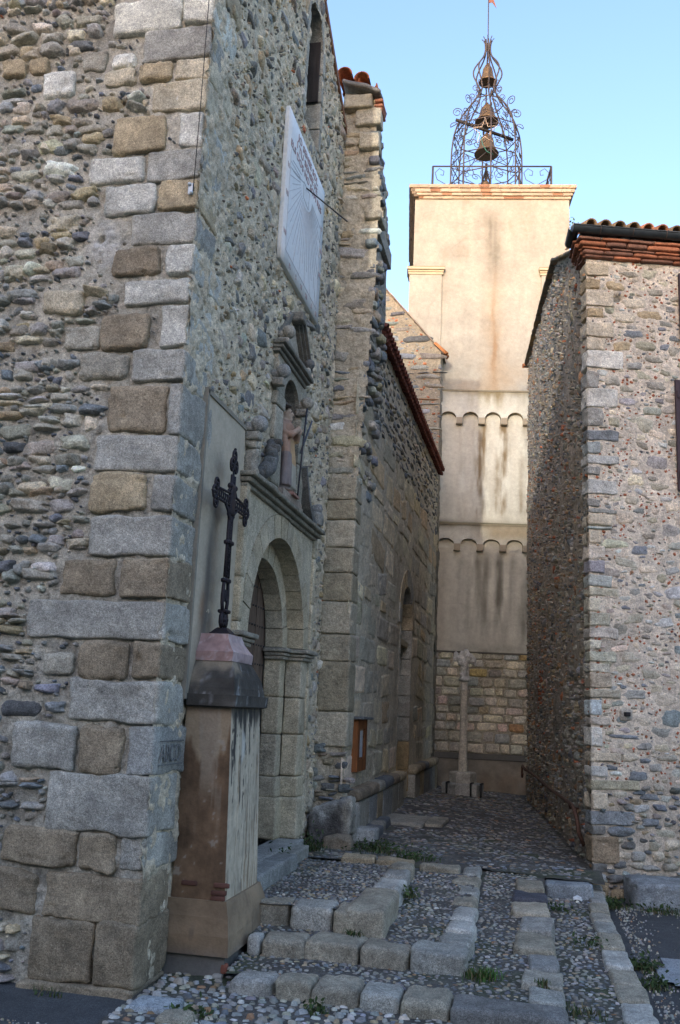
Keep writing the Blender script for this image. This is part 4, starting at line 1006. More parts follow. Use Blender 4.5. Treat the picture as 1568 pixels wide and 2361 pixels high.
def bell(z_m, r, h, label, dx=0.):
    t_ = thing('bell', label, 'bell', tuple(BC+np.array([dx, 0, zb(z_m)])), 'bells of the iron belfry')
    o = np.array([BC[0]+dx, BC[1], BC[2]+zb(z_m)]); w = MB()
    lathe(w, o, [(r*.93, .0), (r, .0), (r*.97, h*.06), (r*.80, h*.2), (r*.66, h*.45), (r*.58, h*.75), (r*.52, h*.9), (r*.3, h), (.01, h*1.01)], (.20, .135, .08), 20)
    lathe(w, o, [(r*.93, .001), (r*.75, h*.2), (r*.5, h*.8), (.01, h*.9)], (.03, .026, .022), 20); w.build('bell_body', M_bronze, t_)
    w = MB(); tube(w, [o+EZ*h*.85, o+EZ*h*.05], r*.05, (.05, .045, .04), 5); ball(w, o+EZ*h*.02, r*.14, (.06, .05, .045), n=8); w.build('clapper', M_iron, t_)
    w = MB(); tube(w, [o+EZ*h, o+EZ*(h+.12)], r*.12, (.10, .06, .035), 6); tube(w, [o+np.array([-r*.35, 0, h*1.0]), o+np.array([-r*.2, 0, h*1.18]), o+np.array([r*.2, 0, h*1.18]), o+np.array([r*.35, 0, h])], r*.07, (.12, .08, .05), 5); w.build('headstock', M_iron, t_)
bell(15.17, .215, .42, 'smallest bronze bell, highest in the iron cage')
bell(14.20, .285, .40, 'bronze bell hung in the shoulder of the iron cage, above the largest one')
bell(13.42, .295, .45, 'largest bronze bell, low in the iron cage behind the star')
bell(12.55, .17, .24, 'small bell standing at the foot of the iron cage on the tower top', -.02)
# ---- railing round the tower top
rl = thing('railing', 'low iron railing with heart shaped scrolls round the tower top', 'railing', tuple(P_to(np.array([1.]), np.array([12.63]), np.array([-.6]))[0]))
ra0, ra1, rd0, rd1, zr0, zr1 = -.26, 2.28, -.35, -2.9, 12.63, 13.34
cr_ = [(ra0, rd0), (ra1, rd0), (ra1, rd1), (ra0, rd1)]
def tp(a, z, d): return P_to(np.array([a]), np.array([z]), np.array([d]))[0]
for a, d in cr_+[(.4, rd0), (1.6, rd0), (ra1, -1.6), (ra0, -1.6)]:
    w = MB(); tube(w, [tp(a, zr0, d), tp(a, zr1, d)], .022, IR, 4); w.build('post', M_iron, rl)
w = MB()
for i in range(4):
    (a, d), (a2, d2) = cr_[i], cr_[(i+1) % 4]
    tube(w, [tp(a, zr1, d), tp(a2, zr1, d2)], .020, IR, 4); tube(w, [tp(a, zr0+.03, d), tp(a2, zr0+.03, d2)], .012, IR, 4)
w.build('handrail', M_iron, rl)
w = MB()
for i in range(4):
    (a, d), (a2, d2) = cr_[i], cr_[(i+1) % 4]; n_ = 4
    for k in range(n_):
        def q_(t, z): 
            t = (k+t)/n_; return tp(a+(a2-a)*t, zr0+.03+z*.66, d+(d2-d)*t)
        for s_ in (0, 1):
            f = lambda t: t if s_ == 0 else 1-t
            pts = [q_(f(.02), 0), q_(f(.25), .22), q_(f(.5), .34), q_(f(.85), .55), q_(f(.92), .8), q_(f(.78), .95), q_(f(.62), .85), q_(f(.64), .70), q_(f(.74), .72)]
            tube(w, pts, .009, IR, 4)
w.build('scrollwork', M_iron, rl)
# weed on the tower
def leaves(mb, c, n, size, spread, rng, col=(.07, .10, .03), up=.6):
    for i in range(n):
        d = rng.normal(size=3)*np.array(spread); d[2] = abs(d[2])*up+.02
        p = np.array(c)+d; t = rng.normal(size=3); t /= np.linalg.norm(t); s_ = np.cross(t, rng.normal(size=3)); s_ /= max(np.linalg.norm(s_), 1e-6)
        q_ = size*rng.uniform(.5, 1.2)
        mb.add([p-s_*q_*.35, p+t*q_*.9, p+s_*q_*.35, p-t*q_*.6], np.arange(4).reshape(1, 4), np.array(col)*rng.uniform(.6, 1.5))
w = MB(); c = tp(2.66, 11.72, -.3); leaves(w, c, 60, .06, (.07, .07, .16), rT, (.10, .15, .03), 1.)
tube(w, [tp(2.58, 11.6, -.3), c+np.array([0, 0, .15])], .008, (.1, .09, .05), 4)
tag(w.build('weed', M_leaf), 'small green weed growing out of the right edge of the plaster tower', 'plant')

# ================================================================== HOUSE on the right
ho = thing('house', 'rubble stone house with brick eaves cornice, gutter and tiled roof right of the alley', 'house', (2.5, 12, 0))
_ha = radians(16)
P_hf = PL((.5, 9.45, 0), (cos(_ha), sin(_ha), 0), (0, 0, 1), (sin(_ha), -cos(_ha), 0))
HC = P_hf(np.array([.045]), np.array([0.]))[0]
hd = _n(np.array([-.61, 7.9, 0]))
P_hl = PL(HC, hd, (0, 0, 1), (-hd[1], hd[0], 0))     # a = distance back from the corner
hprof = [(0, 6.50), (2.95, 7.87), (4.6, 8.08), (8.4, 8.42)]
def hl_top(a): return np.interp(a, [p[0] for p in hprof], [p[1] for p in hprof])
HL = [(0.047,0.285,6.217,6.354,'beige'),(0.046,0.196,6.067,6.191,'tan'),(0.033,0.333,5.869,6.038,'pale'),(0.053,0.224,5.743,5.844,'tan'),(0.319,0.582,5.712,5.824,'pale'),(0.577,0.868,5.762,5.868,'tan'),(0.25,0.465,6.063,6.177,'tan'),(0.429,0.709,5.878,5.991,'pale'),(0.041,0.338,5.525,5.692,'pale'),(0.428,0.658,5.542,5.631,'blue'),(0.06,0.24,5.38,5.512,'pale'),(0.314,0.527,5.389,5.499,'tan'),(0.548,0.794,5.408,5.519,'greentan'),(0.048,0.428,5.19,5.375,'white'),(0.459,0.639,5.191,5.29,'grey'),(0.651,0.865,5.283,5.36,'greytan'),(0.92,1.047,5.366,5.482,'greytan'),(0.701,0.886,6.037,6.122,'greytan'),(0.446,0.619,6.231,6.3,'greytan'),(0.896,1.01,5.864,5.932,'grey'),(0.051,0.159,4.96,5.136,'grey'),(0.231,0.394,4.994,5.124,'greytan'),(0.049,0.359,4.756,4.958,'white'),(0.047,0.199,4.55,4.741,'grey'),(0.26,0.386,4.564,4.664,'greentan'),(0.049,0.365,4.402,4.51,'blue'),(0.106,0.23,4.291,4.377,'pale'),(0.051,0.378,4.156,4.241,'paleblue'),(0.059,0.164,4.038,4.127,'grey'),(0.057,0.338,3.84,3.981,'paleblue'),(0.055,0.16,3.703,3.782,'grey'),(0.062,0.289,3.516,3.62,'pale'),(0.06,0.164,3.331,3.452,'pale'),(0.045,0.155,1.36,1.539,'white'),(0.208,0.544,1.441,1.481,'blue'),(0.49,0.647,1.34,1.419,'grey'),(0.069,0.33,1.216,1.305,'pale'),(0.341,0.508,1.225,1.314,'pale'),(0.057,0.192,1.076,1.174,'paleblue'),(0.193,0.302,1.144,1.193,'blue'),(0.518,0.634,1.221,1.271,'blue'),(0.682,0.908,1.25,1.309,'greytan'),(0.405,0.604,1.051,1.149,'blue'),(0.601,0.742,1.146,1.225,'grey'),(0.056,0.508,0.965,1.052,'greentan'),(0.039,0.194,0.794,0.929,'pale'),(0.506,0.714,0.884,0.943,'blue'),(0.022,0.444,0.653,0.769,'blue'),(0.031,0.164,0.563,0.644,'dark'),(0.185,0.457,0.542,0.642,'blue'),(0.024,0.305,0.309,0.546,'brown'),(0.316,0.46,0.43,0.511,'dark'),(0.406,0.561,0.328,0.423,'grey'),(0.516,0.692,0.647,0.725,'blue'),(0.027,0.18,0.231,0.307,'dark'),(0.178,0.403,0.134,0.209,'dark'),(0.03,0.197,0.016,0.128,'tan'),(0.207,0.359,-0.006,0.087,'tan'),(0.507,0.692,0.247,0.304,'grey'),(0.702,0.877,0.253,0.329,'greytan'),(0.618,0.741,0.165,0.231,'greytan'),(0.622,0.746,0.335,0.421,'pale'),(0.738,0.892,0.434,0.54,'pale'),(0.638,0.753,0.971,1.039,'greytan')]
rh = np.random.default_rng(101)
w = MB()
def ho_dirt(a, b, P, c):
    d = np.clip((.9-b)/1.2, 0, 1)*.35+np.clip(fbm(P, 1.3, 3, 104)*.5, 0, .3); return c*(1-d[..., None])
HOLE = (.385, 5.985)
sheet(w, P_hf, .045, 1.9, -.05, 6.46, .016, mortar_col((.72, .61, .50), 5, .13, 102, ho_dirt), lambda a, b, P: mortar_h(.010, .02, 10, 103)(a, b, P)-.12*np.exp(-((a-HOLE[0])/.05)**2-((b-HOLE[1])/.035)**2))
sheet(w, P_hf, 1.88, 8, -.05, 6.46, .15, mortar_col((.62, .51, .41), 5, .13, 102, ho_dirt), mortar_h(.01, .02, 10, 103))
HLr = np.array([((a+b)/2, (c+d)/2, b-a, d-c, rh.normal()*.03) for a, b, c, d, _ in HL]); HLc = np.array([K[q[4]] for q in HL])*np.array((1.18, 1.15, 1.1))
ed = HLr[:, 0]-HLr[:, 2]/2 < .075
stones(w, P_hf, HLr[~ed], HLc[~ed]*rh.uniform(.9, 1.1, ((~ed).sum(), 1)), prot=np.where(HLr[~ed][:, 1] < .9, .04, .016), rnd=.6, k=5, n=12, jit=.08, facet=True, seed=105, mi=1, cvar=.22, tilt=.35)
WX = [(1.38, 2.32, 5.40, 6.46), (1.36, 2.25, 3.78, 5.26)]
exh = WX+[(-.1, .12, 0, 6.5), (HOLE[0]-.06, HOLE[0]+.06, HOLE[1]-.04, HOLE[1]+.04)]
R = scatter(.12, 3.2, .0, 1.0, [(.14, .26, 400), (.07, .14, 900), (.04, .07, 900)], (.4, .65), rh, 0, exh, prev=HLr, ang=.1, pack=.9)
R2 = scatter(.12, 3.2, .9, 6.42, [(.16, .30, 500), (.08, .16, 1500), (.045, .08, 2200)], (.35, .65), rh, 0, exh, prev=np.concatenate([HLr, R]), ang=.15, pack=.95)
c = pick(rh, len(R), dict(blue=3, slate=1.5, grey=3, greytan=3, paleblue=1.5, tan=1.2, pale=1.5, dark=1))
stones(w, P_hf, R, c, prot=rh.uniform(.012, .045, len(R)), rnd=.6, k=4, n=9, facet=True, jit=.12, seed=106, mi=1, tilt=.6)
c = pick(rh, len(R2), dict(blue=1.8, grey=4, greytan=4, paleblue=3.5, greentan=1.5, pale=4, slate=.4))*np.array((1.32, 1.27, 1.2))
stones(w, P_hf, R2, c, prot=rh.uniform(.003, .014, len(R2)), rnd=.65, k=5, n=9, facet=True, jit=.12, seed=107, mi=1, tilt=.5)
R3 = scatter(.1, 2.4, .9, 6.42, [(.030, .052, 9000), (.014, .026, 4000)], (.5, .9), rh, 0, WX+[(HOLE[0]-.06, HOLE[0]+.06, HOLE[1]-.04, HOLE[1]+.04)], prev=np.concatenate([HLr, R, R2]), ang=.8, pack=1.08)
stones(w, P_hf, R3, pick(rh, len(R3), dict(brick=5, rust=1, slate=.7, grey=.8)), prot=rh.uniform(.003, .012, len(R3)), rnd=.5, k=4, n=5, jit=.12, seed=108, mi=1)
w.build('rubble_wall', [M_mortar, M_stone], ho)
w = MB()
for (a, b, z0, z1, cc), e in zip(HL, ed):
    if e: block(w, ((.04+b)/2, (z0+z1)/2, -.08), (b-.038, z1-z0, .20), np.array(K[cc])*np.array((1.2, 1.15, 1.08))*rh.uniform(.9, 1.08), rad=.014, n=12, noise=.012, nsc=9, pl=P_hf, cvar=.2)
zs_ = sorted([(q[2], q[3]) for q in HL if q[0] < .075]); z = .0
allz = [(zs_[i][1], zs_[i+1][0]) for i in range(len(zs_)-1) if zs_[i+1][0]-zs_[i][1] > .06]
for z0, z1 in allz:
    z = z0+.012
    while z < z1-.05:
        hh = min(rh.uniform(.09, .17), z1-z-.01); b = rh.uniform(.14, .34)
        block(w, ((.042+b)/2, z+hh/2, -.08), (b-.04, hh-.018, .2), pick(rh, 1, dict(pale=5, grey=1.5, paleblue=2, beige=3))[0]*1.15, rad=.014, n=9, noise=.010, pl=P_hf, cvar=.2); z += hh
w.build('quoin_stones', M_stone, ho)
# side wall, very rough render with grit
w = MB()
def hl_col(a, b, P):
    c = np.array((.42, .335, .255))*(1+.22*fbm(P, 2, 3, 111)+.2*fbm(P, 25, 3, 112))[..., None]
    gr = np.clip((3.6-b)/2.0, 0, 1)*(.55+.4*fbm(P, 1.5, 3, 113)); gr = np.clip(gr, 0, .75)[..., None]
    c = c*(1-gr)+np.array((.22, .195, .17))*(1+.2*fbm(P, 25, 3, 112))[..., None]*gr
    pl_ = np.clip(gz(a, 5.6, 1.0)*gz(b, 2.3, .9)*1.5*(.6+fbm(P, 2, 2, 114)), 0, .7)[..., None]
    return c*(1-pl_)+np.array((.22, .20, .18))*pl_
def hl_h(a, b, P):
    return .022*fbm(P, 16, 4, 115)+.02*fbm(P, 2.2, 2, 116)
sheet(w, P_hl, 0, 8.4, -.05, 8.45, .028, hl_col, hl_h, lambda a, b: b < hl_top(a))
R = scatter(.03, 8.3, .0, 8.4, [(.10, .2, 260), (.05, .1, 1800), (.025, .05, 7000)], (.4, .9), rh, 0, (), ang=1.2, pack=.95)
R = R[R[:, 1] < hl_top(R[:, 0])-.05]
c = pick(rh, len(R), dict(greytan=5, grey=2.5, dark=1, slate=1, brn=2.5, gt=3, tan=1.5, rust=1.6, brick=.7))
stones(w, P_hl, R, c, prot=rh.uniform(.012, .04, len(R)), rnd=.7, k=2.6, n=5, jit=.15, seed=117, mi=1, tilt=.8)
for i in range(26):
    y, z = rh.uniform(4.9, 5.9), rh.uniform(1.75, 2.3)
    block(w, (y, z, .0), (rh.uniform(.08, .2), rh.uniform(.03, .05), .06), np.array(K['brick'])*rh.uniform(.5, 1.), rad=.01, n=5, noise=.005, pl=P_hl, mi=1)
w.build('rendered_wall', [M_mortar, M_stone], ho)
w = MB()
V = [HC+np.array([.08, .08, 0]), P_hf(np.array([7.9]), np.array([0.]), np.array([-.05]))[0], P_hf(np.array([7.9]), np.array([0.]), np.array([-8.3]))[0], P_hl(np.array([8.35]), np.array([0.]), np.array([-.05]))[0]]
V = np.array(V); T_ = V.copy(); T_[:, 2] = [6.4, 6.4, 6.4, 6.4]
w.add(np.concatenate([V, T_])[[0, 1, 5, 4, 1, 2, 6, 5, 2, 3, 7, 6, 3, 0, 4, 7]], np.arange(16).reshape(4, 4), K['greytan'], 0, False)
w.build('inner_walls', M_mortar, ho)
# cornice of stepped bricks and tiles
w = MB()
for z0, z1, p, kind in ((6.405, 6.432, .03, 0), (6.435, 6.475, .06, 1), (6.478, 6.498, .075, 0), (6.501, 6.548, .115, 1), (6.551, 6.578, .14, 0)):
    a = .045-p*.95
    while a < 7.9:
        L_ = rh.uniform(.22, .36) if a < 3 else 1.2
        cl = np.array((.32, .115, .06) if rh.random() < .4 else (.17, .08, .055))*rh.uniform(.7, 1.2)
        block(w, (a+L_/2, (z0+z1)/2, p-.09), (L_-.006, z1-z0, .24), cl, rad=(.018 if kind else .007), n=7, noise=.004, pl=P_hf); a += L_
    for d0 in (0.0, .19):
        block(w, (d0+.08-p*.6, (z0+z1)/2, p-.09), (.19, z1-z0, .2), np.array((.24, .09, .05))*rh.uniform(.7, 1.1), rad=.014, n=6, noise=.004, pl=P_hl)
w.build('brick_cornice', M_tile, ho)
w = MB()
for i in range(22): block(w, (.0+i*.14, 6.592+.004*rh.normal(), .07), (.13, .04, .15), np.array(K['greytan'])*rh.uniform(.8, 1.3), rad=.02, n=5, noise=.015, pl=P_hf)
block(w, (.14, 6.615, .05), (.4, .03, .36), (.06, .05, .045), rad=.01, n=5, noise=.004, pl=P_hf)
w.build('eaves_mortar', M_mortar, ho)
w = MB()    # gutter
n_ = 11; an = np.linspace(pi, 2*pi, n_); gr_ = .058
aa = np.array([-.17, 8.]); zz_ = np.array([6.650, 6.69])
def gp(a, z, t, r): return P_hf(np.array([a]), np.array([z+r*sin(t)]), np.array([.205+r*cos(t)]))[0]
for r in (gr_, gr_-.008):
    V = [gp(a, z, t, r) for a, z in zip(aa, zz_) for t in an]; I = np.arange(n_-1)
    w.add(V, np.stack([I, I+1, n_+I+1, n_+I], 1), (.035, .04, .045))
for a in aa[:1]: w.add([gp(a, 6.650, t, gr_) for t in an], np.arange(n_).reshape(1, -1), (.03, .034, .038), 0, False)
for h in (.205-gr_, .205+gr_): tube(w, [P_hf(np.array([a]), np.array([z]), np.array([h]))[0] for a, z in zip(aa, zz_)], .009, (.05, .055, .06), 5)
for a in (.12, .47, .83, 1.19, 1.9): tube(w, [gp(a, 6.652+a*.005, t, gr_+.005) for t in an], .006, (.07, .05, .045), 4)
p0 = gp(-.15, 6.650, 0, 0)     # short return of the gutter round the corner
V = []
for q_ in (p0, p0+hd*.36):
    for t in an: V.append(q_+np.array([gr_*cos(t), 0, gr_*sin(t)]))
I = np.arange(n_-1); w.add(V, np.stack([I, I+1, n_+I+1, n_+I], 1), (.03, .034, .038)); w.add(V[n_:], np.arange(n_).reshape(1, -1), (.03, .034, .038), 0, False)
w.build('gutter', M_zinc, ho)
w = MB()    # roof: mission tiles on two slopes
pitch = .155; sl = (7.95-6.66)/3.2
for i in range(int(8/pitch)):
    a = -.11+i*pitch
    for k in range(2 if a > 3.2 else 8):
        if a-.287*(k*.42+.2) < -.16+(.077*k*.42): continue
        d0 = .18-k*.42; d1 = d0-.47; z0 = 6.675+(.18-d0)*sl; z1 = 6.675+(.18-d1)*sl
        p0 = P_hf(np.array([a]), np.array([z0+.035]), np.array([d0]))[0]; p1 = P_hf(np.array([a]), np.array([z1+.02]), np.array([d1]))[0]
        cl = np.array((.36, .15, .085) if rh.random() < .6 else (.27, .17, .10))*rh.uniform(.7, 1.25)
        barrel(w, p0, p1, .066, True, cl)
        if k < 2:
            p0 = P_hf(np.array([a+pitch/2]), np.array([z0-.01]), np.array([d0+.05]))[0]; p1 = P_hf(np.array([a+pitch/2]), np.array([z1-.02]), np.array([d1]))[0]
            barrel(w, p0, p1, .062, False, cl*.8)
    block(w, (a, 6.69, .13), (.09, .05, .1), (.38, .33, .27), rad=.02, n=5, noise=.01, pl=P_hf)
up = [(0.2, 6.62)]+hprof[1:]+[(8.6, 8.44)]
for (d0, z0), (d1, z1) in zip(up[:-1], up[1:]):
    A = P_hl(np.array([d0]), np.array([z0+.02]), np.array([.04]))[0]; B_ = P_hl(np.array([d1]), np.array([z1+.02]), np.array([.04]))[0]; U_ = P_hf.U*8
    w.add([A, A+U_, B_+U_, B_], np.arange(4).reshape(1, 4), (.2, .11, .07), 0, False)
for i in range(30):   # verge tiles stepping along the side wall
    d = .15+i*.285; z = hl_top(d)
    s_ = (hl_top(d+.1)-hl_top(d-.1))/.2 if d > .2 else .46
    block(w, (d, z+.035, .02), (.33, .035, .13), np.array((.14, .115, .085) if rh.random() < .75 else (.26, .17, .07))*rh.uniform(.7, 1.2), rad=.012, n=6, noise=.008, pl=P_hl, rz=math.atan(s_))
p0 = P_hl(np.array([8.45]), np.array([8.42]), np.array([.10]))[0]; barrel(w, p0, p0+P_hf.U*.5+np.array([0, 0, .05]), .07, True, (.4, .15, .07))
w.build('roof_tiles', M_tile, ho)
# shutters and the windows they belong to
for z0, z1, a0 in ((5.54, 6.30, 1.04), (3.92, 5.10, .965)):
    w = MB()
    box(w, (a0+.42, z0-.05, -.04), (a0+.50, z1+.05, .02), (.35, .31, .26), P_hf); box(w, (a0+1.15, z0-.05, -.04), (a0+1.23, z1+.05, .02), (.35, .31, .26), P_hf)
    box(w, (a0+.42, z1+.05, -.04), (a0+1.23, z1+.13, .02), (.35, .31, .26), P_hf); box(w, (a0+.40, z0-.11, -.04), (a0+1.25, z0-.05, .06), (.35, .31, .26), P_hf)
    box(w, (a0+.50, z0-.05, .004), (a0+1.15, z1+.05, .012), (.05, .05, .055), P_hf)
    win = w.build('window', M_paint, ho)
    w = MB()
    for i in range(4): box(w, (a0+i*.105, z0, .02), (a0+i*.105+.102, z1, .05), np.array((.055, .035, .04))*rh.uniform(.9, 1.1), P_hf)
    for zz in (z0+.12, z1-.2): box(w, (a0+.01, zz, .05), (a0+.41, zz+.08, .065), (.05, .032, .036), P_hf)
    w.build('shutter', M_paint, win)
w = MB()
block(w, (.39, 1.67, .0), (.13, .11, .05), (.50, .44, .37), rad=.03, n=7, noise=.012, pl=P_hf); w.build('mortar_patch', M_mortar, ho)
w = MB(); block(w, (.387, 1.675, .04), (.05, .04, .07), (.03, .028, .03), rad=.006, n=4, noise=.002, pl=P_hf); w.build('iron_stub', M_iron, ho)
# handrail on the side wall
hr = thing('handrail', 'rusty iron handrail bar fixed along the rough side wall of the house', 'handrail', tuple(P_hl(np.array([4.]), np.array([.3]), np.array([.08]))[0]))
w = MB(); RU = (.13, .07, .05)
rp_ = [(8.12, .62, .10), (8.18, .56, .10), (8.25, .60, .10), (8.25, .72, .10), (8.15, .76, .10)]+[(t, .745+.01*sin(t*1.5), .10) for t in np.linspace(7.9, .7, 8)]+[(.50, .72, .10), (.42, .66, .09), (.40, .52, .07), (.41, .40, .02)]
tube(w, [P_hl(np.array([a]), np.array([z]), np.array([h]))[0] for a, z, h in rp_], .021, RU, 6); w.build('bar', M_iron, hr)
for a in (1.0, 4.2, 7.7):
    w = MB(); tube(w, [P_hl(np.array([a]), np.array([z]), np.array([h]))[0] for z, h in ((.74, .10), (.70, .09), (.69, -.02))], .014, RU, 5); w.build('bracket', M_iron, hr)
# ================================================================== THINGS
# sundial
sd = thing('sundial', 'square white slab sundial with fine lines and red lettering high on the portal wall', 'sundial', (XF, 7.85, 5.4))
w = MB(); block(w, (XF+.02, 7.825, 6.105), (.042, 1.445, 1.47), (.72, .70, .69), rad=.003, n=6, noise=0, cvar=.02); w.build('slab', M_paint, sd)
P_sd = PL((XF+.0425, 0, 0), (0, 1, 0), (0, 0, 1), (1, 0, 0))
w = MB(); LC = (.46, .42, .43)
def sline(p, q_, t=.0045):
    p, q_ = np.array(p), np.array(q_); d = _n(q_-p); n = np.array([-d[1], d[0]])*t/2
    prism(w, P_sd, [p+n, p-n, q_-n, q_+n], -.001, .0012, LC)
sline((7.22, 6.48), (7.22, 5.51)); sline((7.22, 5.51), (8.436, 5.49)); sline((8.436, 5.49), (8.445, 6.41))
dm = [(7.70, 6.455), (7.93, 6.455), (7.92, 6.28), (7.72, 6.30)]
for i in range(4): sline(dm[i], dm[(i+1) % 4])
cx, cz = 7.81, 6.44
for k in range(27):
    a = pi*1.02+(k+.5)*pi*.96/27; d = np.array([cos(a), sin(a)]); full = k % 2 == 0
    t1 = min([t for t in [(7.22-cx)/d[0] if d[0] < -1e-3 else 9, (8.44-cx)/d[0] if d[0] > 1e-3 else 9, (5.5-cz)/d[1]] if t > 0])
    sline((cx+d[0]*.24, cz+d[1]*.2), (cx+d[0]*t1*(1 if full else .82), cz+d[1]*t1*(1 if full else .82)), .0042)
sline((7.22, 6.31), (7.70, 6.44)); sline((7.3, 6.42), (7.62, 6.47))
w.build('hour_lines', M_paint, sd)
TC = (.40, .27, .27)
w = MB(); put_text(w, 'ELS DOS NO SOM RES', .07, P_sd, 7.20, 6.515, 1.22, .001, TC, .065); w.build('lettering', M_paint, sd)
w = MB(); put_text(w, 'I TU SENSE FE', .07, P_sd, 7.40, 6.615, .82, .001, TC, .065); w.build('lettering', M_paint, sd)
w = MB(); put_text(w, 'JO SENSE SOL', .07, P_sd, 7.42, 6.715, .80, .001, TC, .065); w.build('lettering', M_paint, sd)
for s_, y, z in (('VI', 7.14, 6.27), ('VII', 7.135, 6.0), ('VIII', 7.13, 5.63), ('IX', 7.37, 5.41), ('X', 7.60, 5.41), ('XI', 7.79, 5.41), ('XII', 7.98, 5.41), ('I', 8.22, 5.41), ('II', 8.40, 5.41), ('III', 8.46, 5.86), ('IIII', 8.46, 6.12), ('V', 8.47, 6.36)):
    w = MB(); put_text(w, s_, .05, P_sd, y, z, .018*len(s_)+.012, .001, (.46, .36, .36), .045); w.build('hour_numeral', M_paint, sd)
w = MB(); tube(w, [(XF+.03, 7.81, 6.46), (-1.70, 7.747, 6.035)], .007, (.05, .045, .045), 6); w.build('gnomon', M_iron, sd)

# cable and its plate on the street wall corner
cb = thing('cable', 'thin dark cable hanging down the street wall corner to a small steel plate', 'cable', (-2.2, YC, 4.87))
w = MB(); tube(w, [(-2.192, YC-.045, 4.88), (-2.185, YC-.06, 5.6), (-2.19, YC-.06, 6.6), (-2.2, YC-.05, 8.6)], .003, (.02, .02, .02), 5); w.build('wire', M_iron, cb)
w = MB(); block(w, (-2.215, YC-.035, 4.905), (.035, .012, .085), (.45, .47, .50), rad=.012, n=6, noise=0, rz=0); w.build('plate', M_zinc, cb)
for x, z in ((-2.222, 4.935), (-2.205, 4.875)):
    w = MB(); ball(w, (x, YC-.045, z), .013, (.6, .62, .65), n=8); w.build('bolt', M_zinc, cb)

# wayside cross pedestal
pd = thing('pedestal', 'tall stained plaster pedestal with dark domed cap carrying the iron cross', 'pedestal', (-2.0, 6.1, 0))
def quad_strip(mb, levels, colf, res=.03):
    """levels: list of (z, x0, x1, y0, y1); faces -Y, +X, +Y lofted, subdivided for stains"""
    for (za, ax0, ax1, ay0, ay1), (zb_, bx0, bx1, by0, by1) in zip(levels[:-1], levels[1:]):
        ca = np.array([(ax0, ay0, za), (ax1, ay0, za), (ax1, ay1, za), (ax0, ay1, za)]); cb_ = np.array([(bx0, by0, zb_), (bx1, by0, zb_), (bx1, by1, zb_), (bx0, by1, zb_)])
        for i in range(4):
            A, B_, C_, D2 = ca[i], ca[(i+1) % 4], cb_[(i+1) % 4], cb_[i]
            nu = max(2, int(np.linalg.norm(B_-A)/res)+1); nv_ = max(2, int(np.linalg.norm(D2-A)/res)+1)
            u, v = np.meshgrid(np.linspace(0, 1, nu), np.linspace(0, 1, nv_), indexing='ij'); u, v = u[..., None], v[..., None]
            P = A*(1-u)*(1-v)+B_*u*(1-v)+C_*u*v+D2*(1-u)*v
            N = _n(np.cross(B_-A, D2-A)); P = P+N*(.006*fbm(P, 6, 3, 121)*(np.minimum(np.minimum(u, 1-u), np.minimum(v, 1-v))*8).clip(0, 1)[..., 0])[..., None]
            I = np.arange(nu*nv_).reshape(nu, nv_)
            F = np.stack([I[:-1, :-1], I[1:, :-1], I[1:, 1:], I[:-1, 1:]], -1).reshape(-1, 4)
            mb.add(P.reshape(-1, 3), F, colf(P, i).reshape(-1, 3))
    z, x0, x1, y0, y1 = levels[-1]; P = np.array([(x0, y0, z), (x1, y0, z), (x1, y1, z), (x0, y1, z)]); mb.add(P, np.arange(4).reshape(1, 4), colf(P, 4), 0, False)
def mixc(c, col, m): m = np.clip(m, 0, 1)[..., None]; return c*(1-m)+np.array(col)*m
def sst(v, lo, hi): t = np.clip((v-lo)/(hi-lo), 0, 1); return t*t*(3-2*t)
def shaft_col(P, i):
    z = P[..., 2]; y = P[..., 1]; x = P[..., 0]
    v = fbm(P*np.array([6, 6, .7]), 3.5, 4, 122); n = fbm(P, 9, 4, 123); f = fbm(P, 30, 3, 223)
    drip = fbm(P*np.array([1, 1, .0])+np.array([0, 0, 3.]), 22, 3, 224)
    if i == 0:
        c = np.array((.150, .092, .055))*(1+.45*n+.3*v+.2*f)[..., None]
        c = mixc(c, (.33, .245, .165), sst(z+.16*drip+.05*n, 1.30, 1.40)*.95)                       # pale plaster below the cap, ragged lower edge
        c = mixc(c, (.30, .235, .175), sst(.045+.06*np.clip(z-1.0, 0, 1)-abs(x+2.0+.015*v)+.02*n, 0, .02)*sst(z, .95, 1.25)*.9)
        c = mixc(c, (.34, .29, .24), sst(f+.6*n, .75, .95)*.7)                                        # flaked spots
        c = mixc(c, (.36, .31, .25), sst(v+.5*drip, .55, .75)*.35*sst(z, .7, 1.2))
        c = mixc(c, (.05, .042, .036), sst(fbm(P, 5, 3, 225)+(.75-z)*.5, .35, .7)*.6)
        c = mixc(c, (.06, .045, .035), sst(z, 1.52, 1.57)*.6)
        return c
    c = np.array((.54, .455, .35))*(1+.22*v+.14*n+.12*f)[..., None]
    c = mixc(c, (.27, .18, .11), sst(fbm(P*np.array([8, 8, .5]), 5, 3, 125)+.3*f+(y-6.15)*.6, .25, .5)*.75)
    c = mixc(c, (.10, .09, .085), sst(fbm(P*np.array([14, 14, .9]), 5, 3, 227), .45, .6)*.55)
    c = mixc(c, (.035, .034, .036), sst(.9*fbm(P*np.array([6, 6, .5]), 5, 3, 126)+.3*f+(z-1.22)*1.0-abs(y-5.98)*1.3, .02, .22)*.92)
    c = mixc(c, (.05, .046, .042), sst(z+.05*drip, 1.46, 1.54)*.85)
    c = mixc(c, (.66, .64, .60), sst(.05-abs(y-6.03)+.02*n, 0, .03)*sst(.12-abs(z-1.33)+.03*drip, 0, .05)*.6)
    return c
w = MB(); quad_strip(w, [(.42, -2.17, -1.825, 5.76, 6.45), (1.58, -2.16, -1.862, 5.755, 6.40)], shaft_col, .009); w.build('shaft', M_plaster, pd)
